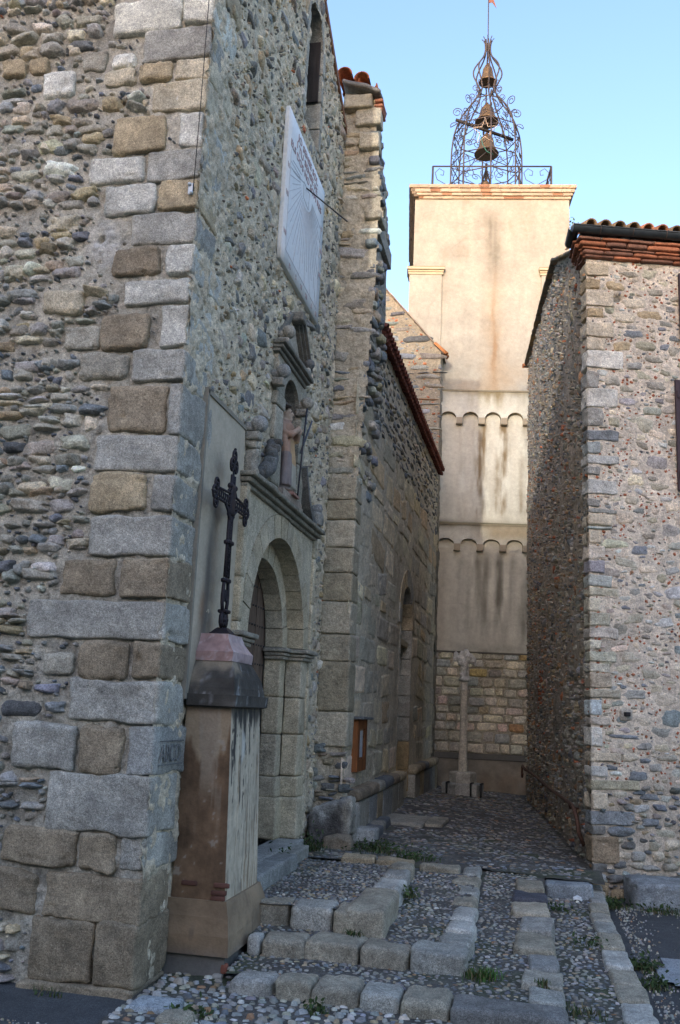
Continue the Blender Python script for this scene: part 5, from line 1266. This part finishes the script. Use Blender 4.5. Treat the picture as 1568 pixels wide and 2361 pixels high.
def base_col(P, i):
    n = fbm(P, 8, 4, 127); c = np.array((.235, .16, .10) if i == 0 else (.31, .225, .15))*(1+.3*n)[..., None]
    c = mixc(c, (.14, .10, .075), np.clip(fbm(P*np.array([3, 3, .8]), 5, 3, 128)*1.4-.4, 0, .7)); c = mixc(c, (.16, .13, .11), np.clip((.2-P[..., 2])/.1, 0, .8)*(.5+n))
    return c
w = MB(); quad_strip(w, [(.13, -2.22, -1.765, 5.70, 6.56), (.24, -2.22, -1.77, 5.70, 6.55), (.34, -2.2, -1.785, 5.72, 6.52), (.43, -2.2, -1.81, 5.745, 6.48)], base_col, .014)
quad_strip(w, [(-.05, -2.2, -1.80, 5.74, 6.5), (.14, -2.2, -1.79, 5.73, 6.52)], lambda P, i: np.array((.15, .14, .13))*(1+.35*fbm(P, 7, 4, 129))[..., None], .025)
for x_, z_ in ((-1.865, .475), (-1.85, .515), (-1.87, .44), (-2.06, .52)): block(w, (x_, 5.762, z_), (.10, .03, .028), np.array((.13, .06, .045))*rq.uniform(.7, 1.2), rad=.008, n=6, noise=.006)
block(w, (-1.80, 5.75, .06), (.04, .04, .06), (.26, .10, .07), rad=.012, n=5, noise=.006)
block(w, (-1.83, 5.74, -.0), (.07, .05, .08), (.33, .31, .28), rad=.02, n=6, noise=.012)
w.build('flared_base', M_plaster, pd)
def cap_col(P, i):
    n = fbm(P, 7, 4, 131); v = fbm(P*np.array([5, 5, 1.]), 5, 3, 132)
    c = np.array((.075, .068, .06))*(1+.5*n)[..., None]
    c = mixc(c, (.30, .24, .175), np.clip(n*1.8-.1+(P[..., 2]-1.75)*1.2, 0, .8)*(P[..., 2] > 1.66)); c = mixc(c, (.36, .36, .37), np.clip(v*2.2-1.15, 0, .8)*(P[..., 2] > 1.6))
    return c
w = MB(); quad_strip(w, [(1.575, -2.15, -1.85, 5.75, 6.42), (1.585, -2.15, -1.825, 5.71, 6.44), (1.655, -2.15, -1.82, 5.705, 6.445)], cap_col, .02); w.build('cap_slab', M_plaster, pd)
w = MB(); quad_strip(w, [(1.652, -2.155, -1.84, 5.725, 6.42), (1.70, -2.16, -1.845, 5.735, 6.40), (1.76, -2.165, -1.855, 5.755, 6.36), (1.82, -2.17, -1.878, 5.79, 6.30), (1.872, -2.18, -1.905, 5.83, 6.25)], cap_col, .018); w.build('domed_cap', M_plaster, pd)
def pink(P, i):
    n = fbm(P+.05*fbm(P, 6, 2, 3)[..., None], 12, 3, 133); k = np.clip(1-np.abs(n)*7, 0, 1)
    c = np.array((.34, .215, .20) if i == 0 else (.43, .32, .325))*(1+.12*fbm(P, 20, 2, 134))[..., None]
    return mixc(c, (.62, .54, .54), k*(.55 if i else .35))
w = MB(); quad_strip(w, [(1.87, -2.2, -1.90, 5.82, 6.26), (1.93, -2.2, -1.895, 5.815, 6.265), (1.955, -2.2, -1.915, 5.835, 6.24), (2.0, -2.2, -1.945, 5.865, 6.205), (2.05, -2.2, -1.96, 5.885, 6.18)], pink, .012); w.build('marble_block', M_marble, pd)

# iron cross (parallel to the portal wall)
cx_ = thing('iron_cross', 'dark cast iron openwork cross standing on the pink marble block', 'cross', (-2.06, 6.03, 2.05))
CXX, CY, dY = -2.05, 6.03, .0
DI = (.030, .025, .030)
P_cx = PL((CXX, CY, 0), (0, 1, 0), (0, 0, 1), (1, 0, 0))
# sizes were read on X=-2.0: the scale below puts the same cross a little further back
sc = (2.05/2.0)
def X_(y, z, h=0.): return P_cx(np.array([y*sc]), np.array([1.6+(z-1.6)*sc]), np.array([h]))[0]
w = MB()
for s_ in (-1, 1):
    tube(w, [X_(s_*.040, 2.42), X_(s_*.034, 2.66), X_(s_*.032, 2.9), X_(s_*.030, 3.12)], .0105, DI, 6)
for z in np.arange(2.44, 3.12, .055):
    tube(w, [X_(-.033*cos(t)*.8, z+.022*sin(t)) for t in np.arange(8)*pi/4], .0055, DI, 4, close=True); tube(w, [X_(-.034, z), X_(.034, z)], .005, DI, 4)
tube(w, [X_(0, 2.4), X_(0, 3.15)], .008, DI, 5)
block(w, X_(0, 2.95), (.03, .10, .22), DI, rad=.012, n=6, noise=.004)
for zk in (2.655, 2.40):
    for y in (-.048, .048): ball(w, X_(y, zk), .017, DI, n=8)
    block(w, X_(0, zk), (.05, .10, .03), DI, rad=.01, n=5, noise=.002)
w.build('stem', M_iron, cx_)
w = MB()
for s_ in (-1, 1):
    tube(w, [X_(s_*.03, 2.955+.035), X_(s_*.29, 2.935+.035)], .010, DI, 6); tube(w, [X_(s_*.03, 2.955-.05), X_(s_*.29, 2.935-.035)], .010, DI, 6)
    for y in np.arange(.06, .29, .045): tube(w, [X_(s_*(y+.02*cos(t)), 2.94+.026*sin(t)) for t in np.arange(8)*pi/4], .0055, DI, 4, close=True)
    tube(w, [X_(s_*.03, 2.80), X_(s_*.06, 2.86), X_(s_*.13, 2.905)], .010, DI, 5); tube(w, [X_(s_*.03, 3.06), X_(s_*.055, 3.02), X_(s_*.10, 2.98)], .009, DI, 5)
    for q_ in (.055,): tube(w, [X_(s_*(q_+.018*cos(t)), 2.86+.03*sin(t)) for t in np.arange(8)*pi/4], .006, DI, 4, close=True); ball(w, X_(s_*.05, 3.04), .022, DI, n=8)
    # trefoil end
    for dy, dz, r in ((.345, .0, .034), (.315, .06, .030), (.315, -.06, .030)):
        tube(w, [X_(s_*(dy+r*1.05*cos(t)), 2.93+dz+r*1.2*sin(t)) for t in np.arange(12)*pi/6], .0095, DI, 5, close=True); ball(w, X_(s_*dy, 2.93+dz), .012, DI, n=8)
    ball(w, X_(s_*.388, 2.93), .010, DI, n=8)
w.build('cross_arm', M_iron, cx_)
w = MB()
for dy, dz, r in ((0, .06, .034), (-.040, 0, .032), (.040, 0, .032)):
    tube(w, [X_(dy+r*cos(t), 3.19+dz+r*1.35*sin(t)) for t in np.arange(12)*pi/6], .0095, DI, 5, close=True); ball(w, X_(dy, 3.19+dz), .012, DI, n=8)
ball(w, X_(0, 3.305), .011, DI, n=8); w.build('finial', M_iron, cx_)
w = MB()
for s_ in (-1, 1):
    tube(w, [X_(s_*.035, 2.20), X_(s_*.052, 2.25), X_(s_*.054, 2.30), X_(s_*.045, 2.36), X_(s_*.036, 2.40)], .013, DI, 6)
    tube(w, [X_(s_*(.018+.012*cos(t)), 2.30+.04*sin(t)) for t in np.arange(8)*pi/4], .006, DI, 4, close=True)
for s_ in (-1, 1): tube(w, [X_(s_*.03, 2.095), X_(s_*.052, 2.12), X_(s_*.050, 2.16), X_(s_*.03, 2.185)], .016, DI, 6); ball(w, X_(s_*.02, 2.14, .01), .02, DI, n=8)
lathe(w, X_(0, 0)*np.array([1, 1, 0]), [(.105, 2.05), (.10, 2.06), (.085, 2.068), (.065, 2.085), (.05, 2.095), (.042, 2.10)], DI, 4, smooth=False, rot=pi/4)
block(w, X_(0, 2.14), (.05, .06, .09), DI, rad=.02, n=6, noise=.004); block(w, X_(0, 2.195), (.07, .09, .025), DI, rad=.01, n=5, noise=.002)
w.build('cross_base', M_iron, cx_)

# statue in the niche: one remeshed figure
def remesh(mb, vox, name):
    me = mb.mesh(name); o = bpy.data.objects.new(name, me); COL.objects.link(o)
    m = o.modifiers.new('r', 'REMESH'); m.mode = 'VOXEL'; m.voxel_size = vox
    s_ = o.modifiers.new('s', 'SMOOTH'); s_.iterations = 2; s_.factor = .5
    dg = bpy.context.evaluated_depsgraph_get(); ev = o.evaluated_get(dg); m2 = ev.to_mesh()
    V = np.array([v.co[:] for v in m2.vertices]); F4 = [list(p.vertices) for p in m2.polygons]
    ev.to_mesh_clear(); bpy.data.objects.remove(o); bpy.data.meshes.remove(me)
    q4 = np.array([f for f in F4 if len(f) == 4]).reshape(-1, 4); q3 = np.array([f for f in F4 if len(f) == 3]).reshape(-1, 3)
    return V, [x for x in (q4, q3) if len(x)]
SX, SY = XF-.03, 7.79
st = thing('statue', 'small painted saint statue in salmon robe with hat and staff in the niche', 'statue', (SX, SY, 3.42))
m = MB()
lathe(m, (SX, SY, 0), [(.02, 3.44), (.10, 3.45), (.115, 3.5), (.105, 3.62), (.10, 3.78), (.085, 3.92), (.10, 4.02), (.105, 4.07), (.06, 4.11), (.032, 4.13), (.03, 4.16)], (1, 1, 1), 18, sx=.85, sy=1.2)
ball(m, (SX+.02, SY+.005, 4.185), .052, (1, 1, 1), .92, .86, 1.2)
ball(m, (SX+.07, SY+.008, 4.18), .013, (1, 1, 1)); ball(m, (SX+.045, SY+.006, 4.135), .026, (1, 1, 1), 1, .8, 1.3)
for s_ in (-1, 1):
    tube(m, [(SX, SY+s_*.11, 4.07), (SX+.02, SY+s_*.145, 3.98), (SX+.09, SY+s_*.10, 3.96), (SX+.13, SY+s_*.03, 4.02)], [.042, .04, .034, .026], (1, 1, 1), 10)
    ball(m, (SX+.135, SY+s_*.03+.01, 4.03), .026, (1, 1, 1), 1, .8, 1.2); ball(m, (SX+.055, SY+s_*.026, 4.195), .010, (1, 1, 1))
    ball(m, (SX+.1, SY+s_*.05, 3.455), .028, (1, 1, 1), 1.5, .8, .7)
for i, y in enumerate((-.08, -.045, .0, .045, .085)):
    tube(m, [(SX+.07, SY+y*.9, 3.95), (SX+.085, SY+y*1.1, 3.75), (SX+.095, SY+y*1.25, 3.5)], [.012, .017, .02], (1, 1, 1), 6)
tube(m, [(SX+.02, SY-.13, 4.0), (SX+.06, SY-.12, 3.8), (SX+.05, SY-.12, 3.5)], [.03, .04, .03], (1, 1, 1), 8)
V, F = remesh(m, .009, 'body')
z = V[:, 2]; fr = V[:, 0]-SX; sy_ = V[:, 1]-SY
c = np.tile(np.array((.38, .235, .17)), (len(V), 1))
c = np.where(((z < 3.95) & (fr > .03) & (sy_ > -.06))[:, None], np.array((.46, .30, .17)), c); c = np.where(((z < 3.72) & (fr > .0) & (sy_ > -.04))[:, None], np.array((.36, .33, .27)), c)
c = np.where(((z < 3.8) & (sy_ < -.04))[:, None], np.array((.24, .195, .185)), c)
c = np.where((z > 4.125)[:, None], np.array((.50, .36, .27)), c); c = np.where(((z > 4.21) & (fr < .03))[:, None], np.array((.20, .14, .09)), c)
c = np.where(((fr > .115) & (z > 3.98))[:, None], np.array((.42, .29, .22)), c); c = np.where((z < 3.475)[:, None], np.array((.16, .11, .08)), c)
w = MB(); w.add(V, F, c*(1+.12*fbm(V, 20, 3))[:, None]); w.build('body', M_plaster, st)
w = MB()
for s_ in (-1, 1): ball(w, (SX+.064, SY+s_*.02, 4.198), .006, (.05, .035, .03), n=6)
w.build('eyes', M_paint, st)
w = MB(); lathe(w, (SX-.02, SY-.035, 0), [(.05, 4.235), (.085, 4.24), (.09, 4.25), (.055, 4.258), (.04, 4.285), (.002, 4.29)], (.10, .085, .075), 14, sy=1.0); w.build('hat', M_paint, st)
w = MB(); lathe(w, (SX+.05, SY, 0), [(.14, 3.415), (.14, 3.435), (.12, 3.445), (.01, 3.446)], (.36, .19, .15), 4, smooth=False, rot=pi/4); w.build('plinth', M_plaster, st)
w = MB(); tube(w, [(SX+.13, SY+.10, 3.43), (SX+.145, SY+.13, 3.9), (SX+.15, SY+.20, 4.30)], [.007, .008, .009], (.05, .05, .06), 6)
tube(w, [(SX+.13, SY+.115, 3.85), (SX+.17, SY+.33, 4.22)], .009, (.10, .11, .13), 6); w.build('staff', M_iron, st)

# notice board
nb = thing('notice_board', 'orange brown wooden notice case with glazed door and paper on the nave wall', 'notice board', (XN, 10.22, .95))
WC = (.20, .070, .022)
w = MB(); box(w, (9.95, .96, .0), (10.50, 1.50, .035), np.array(WC)*1.2, P_na)
for a0, a1, b0, b1 in ((9.95, 10.06, .96, 1.5), (10.39, 10.50, .96, 1.5), (10.06, 10.39, .96, 1.08), (10.06, 10.39, 1.40, 1.50)): box(w, (a0, b0, .035), (a1, b1, .065), np.array(WC)*rq.uniform(.85, 1.1), P_na)
w.build('frame', M_wood, nb)
w = MB(); sheet(w, P_na, 10.08, 10.37, 1.10, 1.38, .02, lambda a, b, P: np.array((.60, .63, .70))*(1-.25*np.clip(fbm(P, 12, 2), 0, 1))[..., None], lambda a, b, P: .040+.004*fbm(P, 9, 2)); w.build('paper', M_paint, nb)
w = MB(); box(w, (10.06, 1.08, .052), (10.39, 1.40, .055), (1, 1, 1), P_na); w.build('glass_pane', M_glass, nb)
w = MB(); block(w, (XN+.05, 10.22, 1.515), (.15, .66, .025), (.16, .16, .16), rad=.006, n=6, noise=.005); w.build('slate_cap', M_stone, nb)

# stone column cross
sc_ = thing('stone_cross_column', 'slender octagonal stone column with worn carved cross head on stepped base at the alley end', 'column', (-1.2, 17.0, .2))
CB = np.array([-1.20, 17.0, 0])
w = MB(); lathe(w, CB, [(.36, .16), (.37, .42), (.35, .44)], (.38, .37, .345), 6, smooth=False, rot=.25)
lathe(w, CB, [(.24, .44), (.24, .60), (.22, .625)], (.42, .395, .345), 6, smooth=False, rot=.1); w.build('stepped_base', M_granite, sc_)
w = MB(); lathe(w, CB, [(.082, .62), (.08, .80), (.077, .802), (.066, 1.5), (.058, 2.0)], (.55, .50, .42), 8, smooth=False, rot=.2)
lathe(w, CB, [(.062, 2.003), (.062, 2.03)], (.52, .48, .42), 8, smooth=False, rot=.2); w.build('shaft', M_granite, sc_)
w = MB(); lathe(w, CB, [(.066, 2.032), (.064, 2.175)], (.60, .57, .53), 8, smooth=False, rot=.2); w.build('collar', M_granite, sc_)
m = MB()
lathe(m, CB, [(.02, 2.98), (.205, 2.985), (.205, 3.03), (.14, 3.12), (.13, 3.25), (.155, 3.42), (.16, 3.5), (.02, 3.5)], (1, 1, 1), 12)
tube(m, [CB+np.array([-.36, -.02, 3.55]), CB+np.array([0, -.05, 3.52]), CB+np.array([.38, -.05, 3.46])], [.085, .095, .075], (1, 1, 1), 8)
for dx, dy, z, r in ((-.30, 0, 3.60, .10), (.30, -.02, 3.50, .10), (.06, -.08, 3.66, .105), (.10, -.12, 3.60, .07), (-.1, .02, 3.62, .10), (-.34, -.05, 3.52, .07), (.2, -.08, 3.58, .09), (.0, -.12, 3.42, .07), (.36, -.03, 3.40, .06), (-.16, -.08, 3.42, .07), (-.1, -.13, 3.15, .05)):
    ball(m, CB+np.array([dx, dy, z]), r, (1, 1, 1), noise=.2)
tube(m, [CB+np.array([.08, -.15, 3.62]), CB+np.array([.05, -.14, 3.4]), CB+np.array([.03, -.14, 3.12])], [.05, .045, .03], (1, 1, 1), 8)
V, F = remesh(m, .022, 'head'); V[:, 0] = CB[0]+(V[:, 0]-CB[0])*.52; V[:, 1] = CB[1]+(V[:, 1]-CB[1])*.7; V[:, 2] = 2.18+(V[:, 2]-2.98)*.72; V = V+.008*np.stack([fbm(V, 12, 3, k) for k in range(3)], 1)
w = MB(); w.add(V, F, np.array((.62, .60, .57))*(1-.25*np.clip(fbm(V, 5, 3), 0, 1))[:, None]); w.build('carved_head', M_granite, sc_)
w = MB()
for a in (-.25, .16, .33): tube(w, [CB+np.array([a, -.34, .18]), CB+np.array([a, -.345, .455]), CB+np.array([a+.03, -.2, .455])], .018, (.03, .03, .03), 5)
w.build('iron_clamps', M_iron, sc_)

# granite steps: every row is a thing, its blocks are its parts
def stepthing(name, label, cat, blocks, group=None, rad=.03, mtl=None):
    x = np.mean([b[0] for b in blocks]); y = np.mean([b[2] for b in blocks])
    t_ = thing(name, label, cat, (x, y, 0), group)
    for (x0, x1, y0, y1, z0, z1, c) in blocks:
        w = MB(); block(w, ((x0+x1)/2, (y0+y1)/2, (z0+z1)/2), (x1-x0-.012, y1-y0-.012, z1-z0), np.array(K[c] if isinstance(c, str) else c)*rq.uniform(.92, 1.08), rad=rad*rq.uniform(.8, 1.25), n=14, noise=.013, nsc=6, rz=rq.normal()*.02, cvar=.18, tilt=(rq.normal()*.02, rq.normal()*.02))
        w.build('block', mtl or M_granite, t_)
    return t_
T1, T2, T3 = (.34, .30, .235), (.30, .265, .21), (.36, .345, .31)
stepthing('stone_step', 'lowest long row of rounded granite blocks facing the street before the pedestal', 'step', [
    (-1.68, -1.42, 5.45, 5.68, -.06, .095, 'gr'), (-1.42, -1.20, 5.45, 5.71, -.06, .105, T1), (-1.20, -.925, 5.44, 5.72, -.06, .10, T2), (-.925, -.70, 5.41, 5.68, -.06, .105, T3), (-.70, -.43, 5.38, 5.68, -.06, .105, T1), (-.43, .185, 5.35, 5.60, -.06, .10, (.20, .19, .18))], rad=.04)
stepthing('stone_step', 'flush row of pale kerb stones with one dark slate running back from the lowest step', 'step', [
    (-.02, .185, 5.60, 5.84, .0, 0.109, T3), (-.06, .18, 5.84, 6.16, -.02, 0.125, 'gt'), (-.035, .165, 6.16, 6.5, -.02, 0.143, 'grey'), (-.12, .15, 6.5, 6.98, -.02, 0.165, T1), (-.09, .15, 6.98, 7.40, -.02, 0.190, 'gr'), (-.16, .125, 7.40, 7.82, 0, 0.213, (.46, .39, .30)), (-.155, .12, 7.82, 8.18, 0, 0.235, (.10, .10, .12)), (-.145, .095, 8.18, 8.62, 0, 0.257, T1)], rad=.02)
stepthing('stone_step', 'middle step, a row of brown granite blocks turning back along its right end', 'step', [
    (-1.66, -1.37, 5.98, 6.24, .0, .195, T2), (-1.37, -1.02, 6.0, 6.30, .0, .20, T1), (-1.02, -.72, 5.97, 6.24, .0, .195, T2), (-.72, -.375, 5.96, 6.26, .0, .215, T3),
    (-.59, -.37, 6.26, 6.56, .03, .215, T3), (-.575, -.365, 6.56, 6.90, .03, .22, 'lg'), (-.575, -.38, 6.90, 7.32, .03, .235, 'lg'), (-.61, -.405, 7.32, 7.68, .03, .25, T1), (-.59, -.40, 7.68, 8.02, .03, .265, T3), (-.655, -.415, 8.02, 8.40, .03, .28, T1), (-.60, -.43, 8.40, 8.80, .03, .30, T3)], rad=.035)
stepthing('stone_step', 'top step before the church door with a big sloping slab at its right corner', 'step', [
    (-1.80, -1.57, 6.38, 6.58, .1, .325, T2), (-1.57, -1.27, 6.35, 6.62, .1, .33, T3), (-1.27, -1.07, 6.30, 6.54, .1, .335, T1), (-1.20, -.92, 6.30, 7.10, .1, .345, T1), (-1.165, -.94, 7.10, 7.62, .1, .35, 'lg'), (-1.17, -.955, 7.62, 7.98, .12, .355, 'gr'), (-1.16, -.96, 7.98, 8.32, .12, .36, T1)], rad=.035)
stepthing('kerb', 'uneven kerb of small pale stones edging the cobbles against the asphalt', 'kerb', [
    (.485, .675, 4.72, 5.22, -.08, 0.040, 'gt'), (.48, .67, 5.22, 5.62, -.08, 0.040, T1), (.48, .665, 5.62, 6.0, -.08, 0.047, 'lg'), (.47, .66, 6.0, 6.32, -.08, 0.059, T1), (.465, .65, 6.32, 6.62, -.08, 0.069, T2), (.45, .635, 6.62, 7.10, -.08, 0.082, 'lg'), (.45, .625, 7.10, 7.50, -.08, 0.097, T1), (.45, .62, 7.50, 7.84, -.08, 0.109, T3), (.44, .61, 7.84, 8.14, -.08, 0.120, 'gt'), (.44, .61, 8.14, 8.48, -.08, 0.130, T1), (.46, .61, 8.48, 8.86, -.08, 0.140, 'gr'), (.48, .62, 8.86, 9.24, -.08, 0.140, 'greytan')], rad=.022)
stepthing('kerb', 'low brown kerb stones between the door platform and the rising alley', 'kerb', [(-1.62, -1.32, 8.30, 8.48, .2, .365, 'tan'), (-1.32, -.98, 8.30, 8.47, .2, .36, 'tan'), (-.95, -.60, 8.42, 8.56, .2, .33, T1)], rad=.02)
stepthing('threshold', 'long blue grey stone across the mouth of the alley at the house corner', 'threshold', [(.10, .50, 8.66, 9.12, .0, .215, (.29, .31, .33)), (-.14, .10, 8.80, 9.1, .0, .215, 'grey')], rad=.025)
stepthing('paving_slab', 'worn flat paving slab set in the cobbles beside the blocked nave doorway', 'paving', [(-1.80, -1.25, 11.35, 12.3, .2, .335, 'gt'), (-1.25, -1.03, 11.5, 12.2, .2, .33, T1)], rad=.015)
stepthing('kerb', 'broken dark stones along the foot of the nave wall', 'kerb', [(-1.80, -1.55, 9.75, 10.05, .2, .42, 'grey'), (-1.78, -1.58, 10.05, 10.5, .2, .40, 'slate'), (-1.78, -1.60, 10.5, 10.9, .2, .39, 'greytan'), (-1.78, -1.62, 10.9, 11.3, .2, .40, 'slate')], rad=.03)
def single(name, label, cat, args, mtl=M_granite, **kw):
    w = MB(); block(w, *args, **kw); return tag(w.build(name, mtl), label, cat)
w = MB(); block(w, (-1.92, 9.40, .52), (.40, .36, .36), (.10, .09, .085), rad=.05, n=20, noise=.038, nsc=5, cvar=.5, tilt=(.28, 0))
V_ = w.V[0]; k_ = np.clip((V_[:, 2]-.56-.28*(V_[:, 0]+1.92))*7+fbm(V_, 12, 3, 66)*.9, 0, 1)[:, None]; w.C[0] = w.C[0]*(1-k_)+np.array((.34, .33, .31))*k_  # vertex colour blended paler towards the top
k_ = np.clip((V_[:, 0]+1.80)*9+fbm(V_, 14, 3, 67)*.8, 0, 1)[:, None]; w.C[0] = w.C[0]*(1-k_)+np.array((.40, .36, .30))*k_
tag(w.build('boulder', M_stone), 'rough dark boulder with a pale top at the foot of the buttress', 'boulder')
single('boulder', 'small brown stone lying below the dark boulder at the buttress foot', 'boulder', ((-1.80, 9.08, .36), (.26, .2, .15), (.24, .19, .14)), rad=.04, n=12, noise=.018)
single('boulder', 'tiny pale stone wedged between pedestal and middle step', 'boulder', ((-1.70, 6.05, .14), (.09, .13, .13), (.42, .40, .37)), rad=.03, n=9, noise=.014)
single('boulder', 'flat pale boulder in the corner between church wall and asphalt', 'boulder', ((-1.96, 5.10, .0), (.26, .22, .08), (.36, .38, .40)), rad=.035, n=12, noise=.016)
single('boulder', 'round brown boulder at the corner of the asphalt nearest the camera', 'boulder', ((-1.78, 4.93, .0), (.20, .17, .10), (.30, .26, .20)), rad=.045, n=12, noise=.016)
single('boulder', 'flat grey flagstone at the bottom edge among the round pebbles', 'flagstone', ((-1.45, 4.86, -.01), (.42, .24, .05), (.36, .37, .38)), rad=.02, n=12, noise=.012)
single('stone_block', 'long grey granite block on the asphalt against the foot of the house', 'stone block', ((1.17, 9.35, .09), (.66, .42, .26), (.27, .28, .29)), rad=.05, n=16, noise=.022, nsc=5, rz=radians(12), cvar=.25)
w = MB(); block(w, (.36, 8.58, .13), (.07, .05, .03), (.75, .75, .78), rad=.008, n=8, noise=.018, nsc=20); tag(w.build('litter', M_paint), 'crumpled scrap of white paper on the cobbles by the threshold', 'litter')
# grass tufts
GRASS = MB()
def tuft(label, c, n, hgt, spread, col=(.05, .08, .026), leafy=0):
    wide = spread >= .045; w = GRASS if wide else MB(); r = np.random.default_rng(int(abs(c[0]*1000+c[1]*77)))
    for i in range(n):
        p = np.array(c)+np.array([r.normal()*spread, r.normal()*spread*.8, -.01]); a = r.uniform(0, 6.28); L_ = hgt*r.uniform(.5, 1.3); l = r.uniform(.2, .8)
        d = np.array([cos(a), sin(a), 0]); s_ = np.array([-sin(a), cos(a), 0])*.0035
        m1 = p+d*L_*l*.35+EZ*L_*.55; e = p+d*L_*l+EZ*L_*.85
        w.add([p-s_, p+s_, m1+s_*.8, m1-s_*.8, e], [np.array([[0, 1, 2, 3]]), np.array([[3, 2, 4]])], np.array(col if r.random() > .28 else (.15, .12, .06))*r.uniform(.5, 1.6))
    if leafy: leaves(w, c, leafy, .028, (spread, spread, hgt*.6), r, np.array(col)*.9, 1.)
    if wide: return
    return tag(w.build('grass_tuft', M_leaf), label, 'grass', 'grass tufts in the joints')
def tf(x, y): return (x, y, 0)
tuft('bright thick tuft of grass at the outer corner of the middle step', (-.30, 5.98, .09), 260, .075, .05, (.06, .13, .025))
tuft('leafy weeds growing by the right end of the door sill', (-1.98, 8.72, .33), 90, .10, .06, leafy=160)
tuft('weeds growing in front of the corner of the door sill', (-2.0, 7.72, .33), 70, .09, .045, leafy=110)
tuft('small tuft on the joint of the flush kerb row behind the long dark block', (.06, 5.86, .115), 70, .05, .022)
tuft('sparse low grass on the right beside the flush kerb row', (.26, 5.75, .03), 150, .035, .07)
tuft('grass patch between kerb stones and house corner on the asphalt', (.69, 9.05, .01), 260, .05, .06, leafy=120)
tuft('grass growing along the foot of the long granite block', (1.08, 9.08, .0), 260, .045, .09, leafy=60)
tuft('green weeds by the kerb beside the pale asphalt patch', (.72, 7.0, .0), 200, .045, .055, leafy=110)
tuft('green weeds by the kerb in front of the pale asphalt patch', (.74, 6.55, .0), 150, .04, .05, leafy=80)
tuft('wide patch of low grass at the foot of the buttress', (-1.50, 9.2, .31), 420, .05, .16, leafy=260)
tuft('low grass among the cobbles in the middle of the alley mouth', (-1.05, 8.9, .30), 220, .04, .11, leafy=120)
tuft('grass below the front corner of the top step', (-1.12, 6.27, .20), 80, .045, .03)
tuft('grass strip along the right side of the top step', (-.90, 7.3, .27), 120, .04, .05, leafy=40)
tuft('grass tuft in front of the lowest step among the pebbles', (-1.13, 5.30, .0), 130, .05, .035, leafy=50)
tuft('tuft at the asphalt corner near the flat pale boulder', (-1.72, 5.02, .0), 120, .05, .06, leafy=60)
tuft('few blades at the foot of the street wall', (-2.62, 5.16, .0), 50, .04, .05)
tuft('small green patch beside the dark slate of the flush kerb row', (.2, 8.15, .09), 120, .035, .06, leafy=50)
tuft('thin grass along the kerb of the cobbled strip on the right', (.40, 7.2, .07), 120, .03, .07, leafy=40)

struct(GRASS.build('low_grass', M_leaf), 'stuff')

# houses behind the camera, across the square (they shade the forecourt)
hr_ = thing('house_row', 'long plastered row of houses across the square behind the viewer', 'houses', (0, -25, 0))
HY = -16.
w = MB(); box(w, (-45, HY-9, -.1), (45, HY, 9.5), (.46, .39, .31)); w.build('wall', M_plaster, hr_)
w = MB(); V = [(-45.5, HY+.4, 9.4), (45.5, HY+.4, 9.4), (45.5, HY-4, 10.85), (-45.5, HY-4, 10.85), (-45.5, HY-9.4, 9.4), (45.5, HY-9.4, 9.4)]
w.add(V, np.array([[0, 1, 2, 3], [3, 2, 5, 4]]), (.33, .16, .09), 0, False); w.build('roof', M_tile, hr_)
for i in range(18):
    for z in (1.0, 3.6, 6.2):
        x = -42+i*4.8; w = MB()
        box(w, (x, HY-.02, z), (x+1.0, HY+.015, z+1.7), (.05, .05, .055)); f_ = w.build('window', M_paint, hr_)
        w = MB()
        for a in (-.55, 1.05): box(w, (x+a, HY, z), (x+a+.5, HY+.05, z+1.7), (.10, .12, .10))
        w.build('shutter', M_paint, f_)
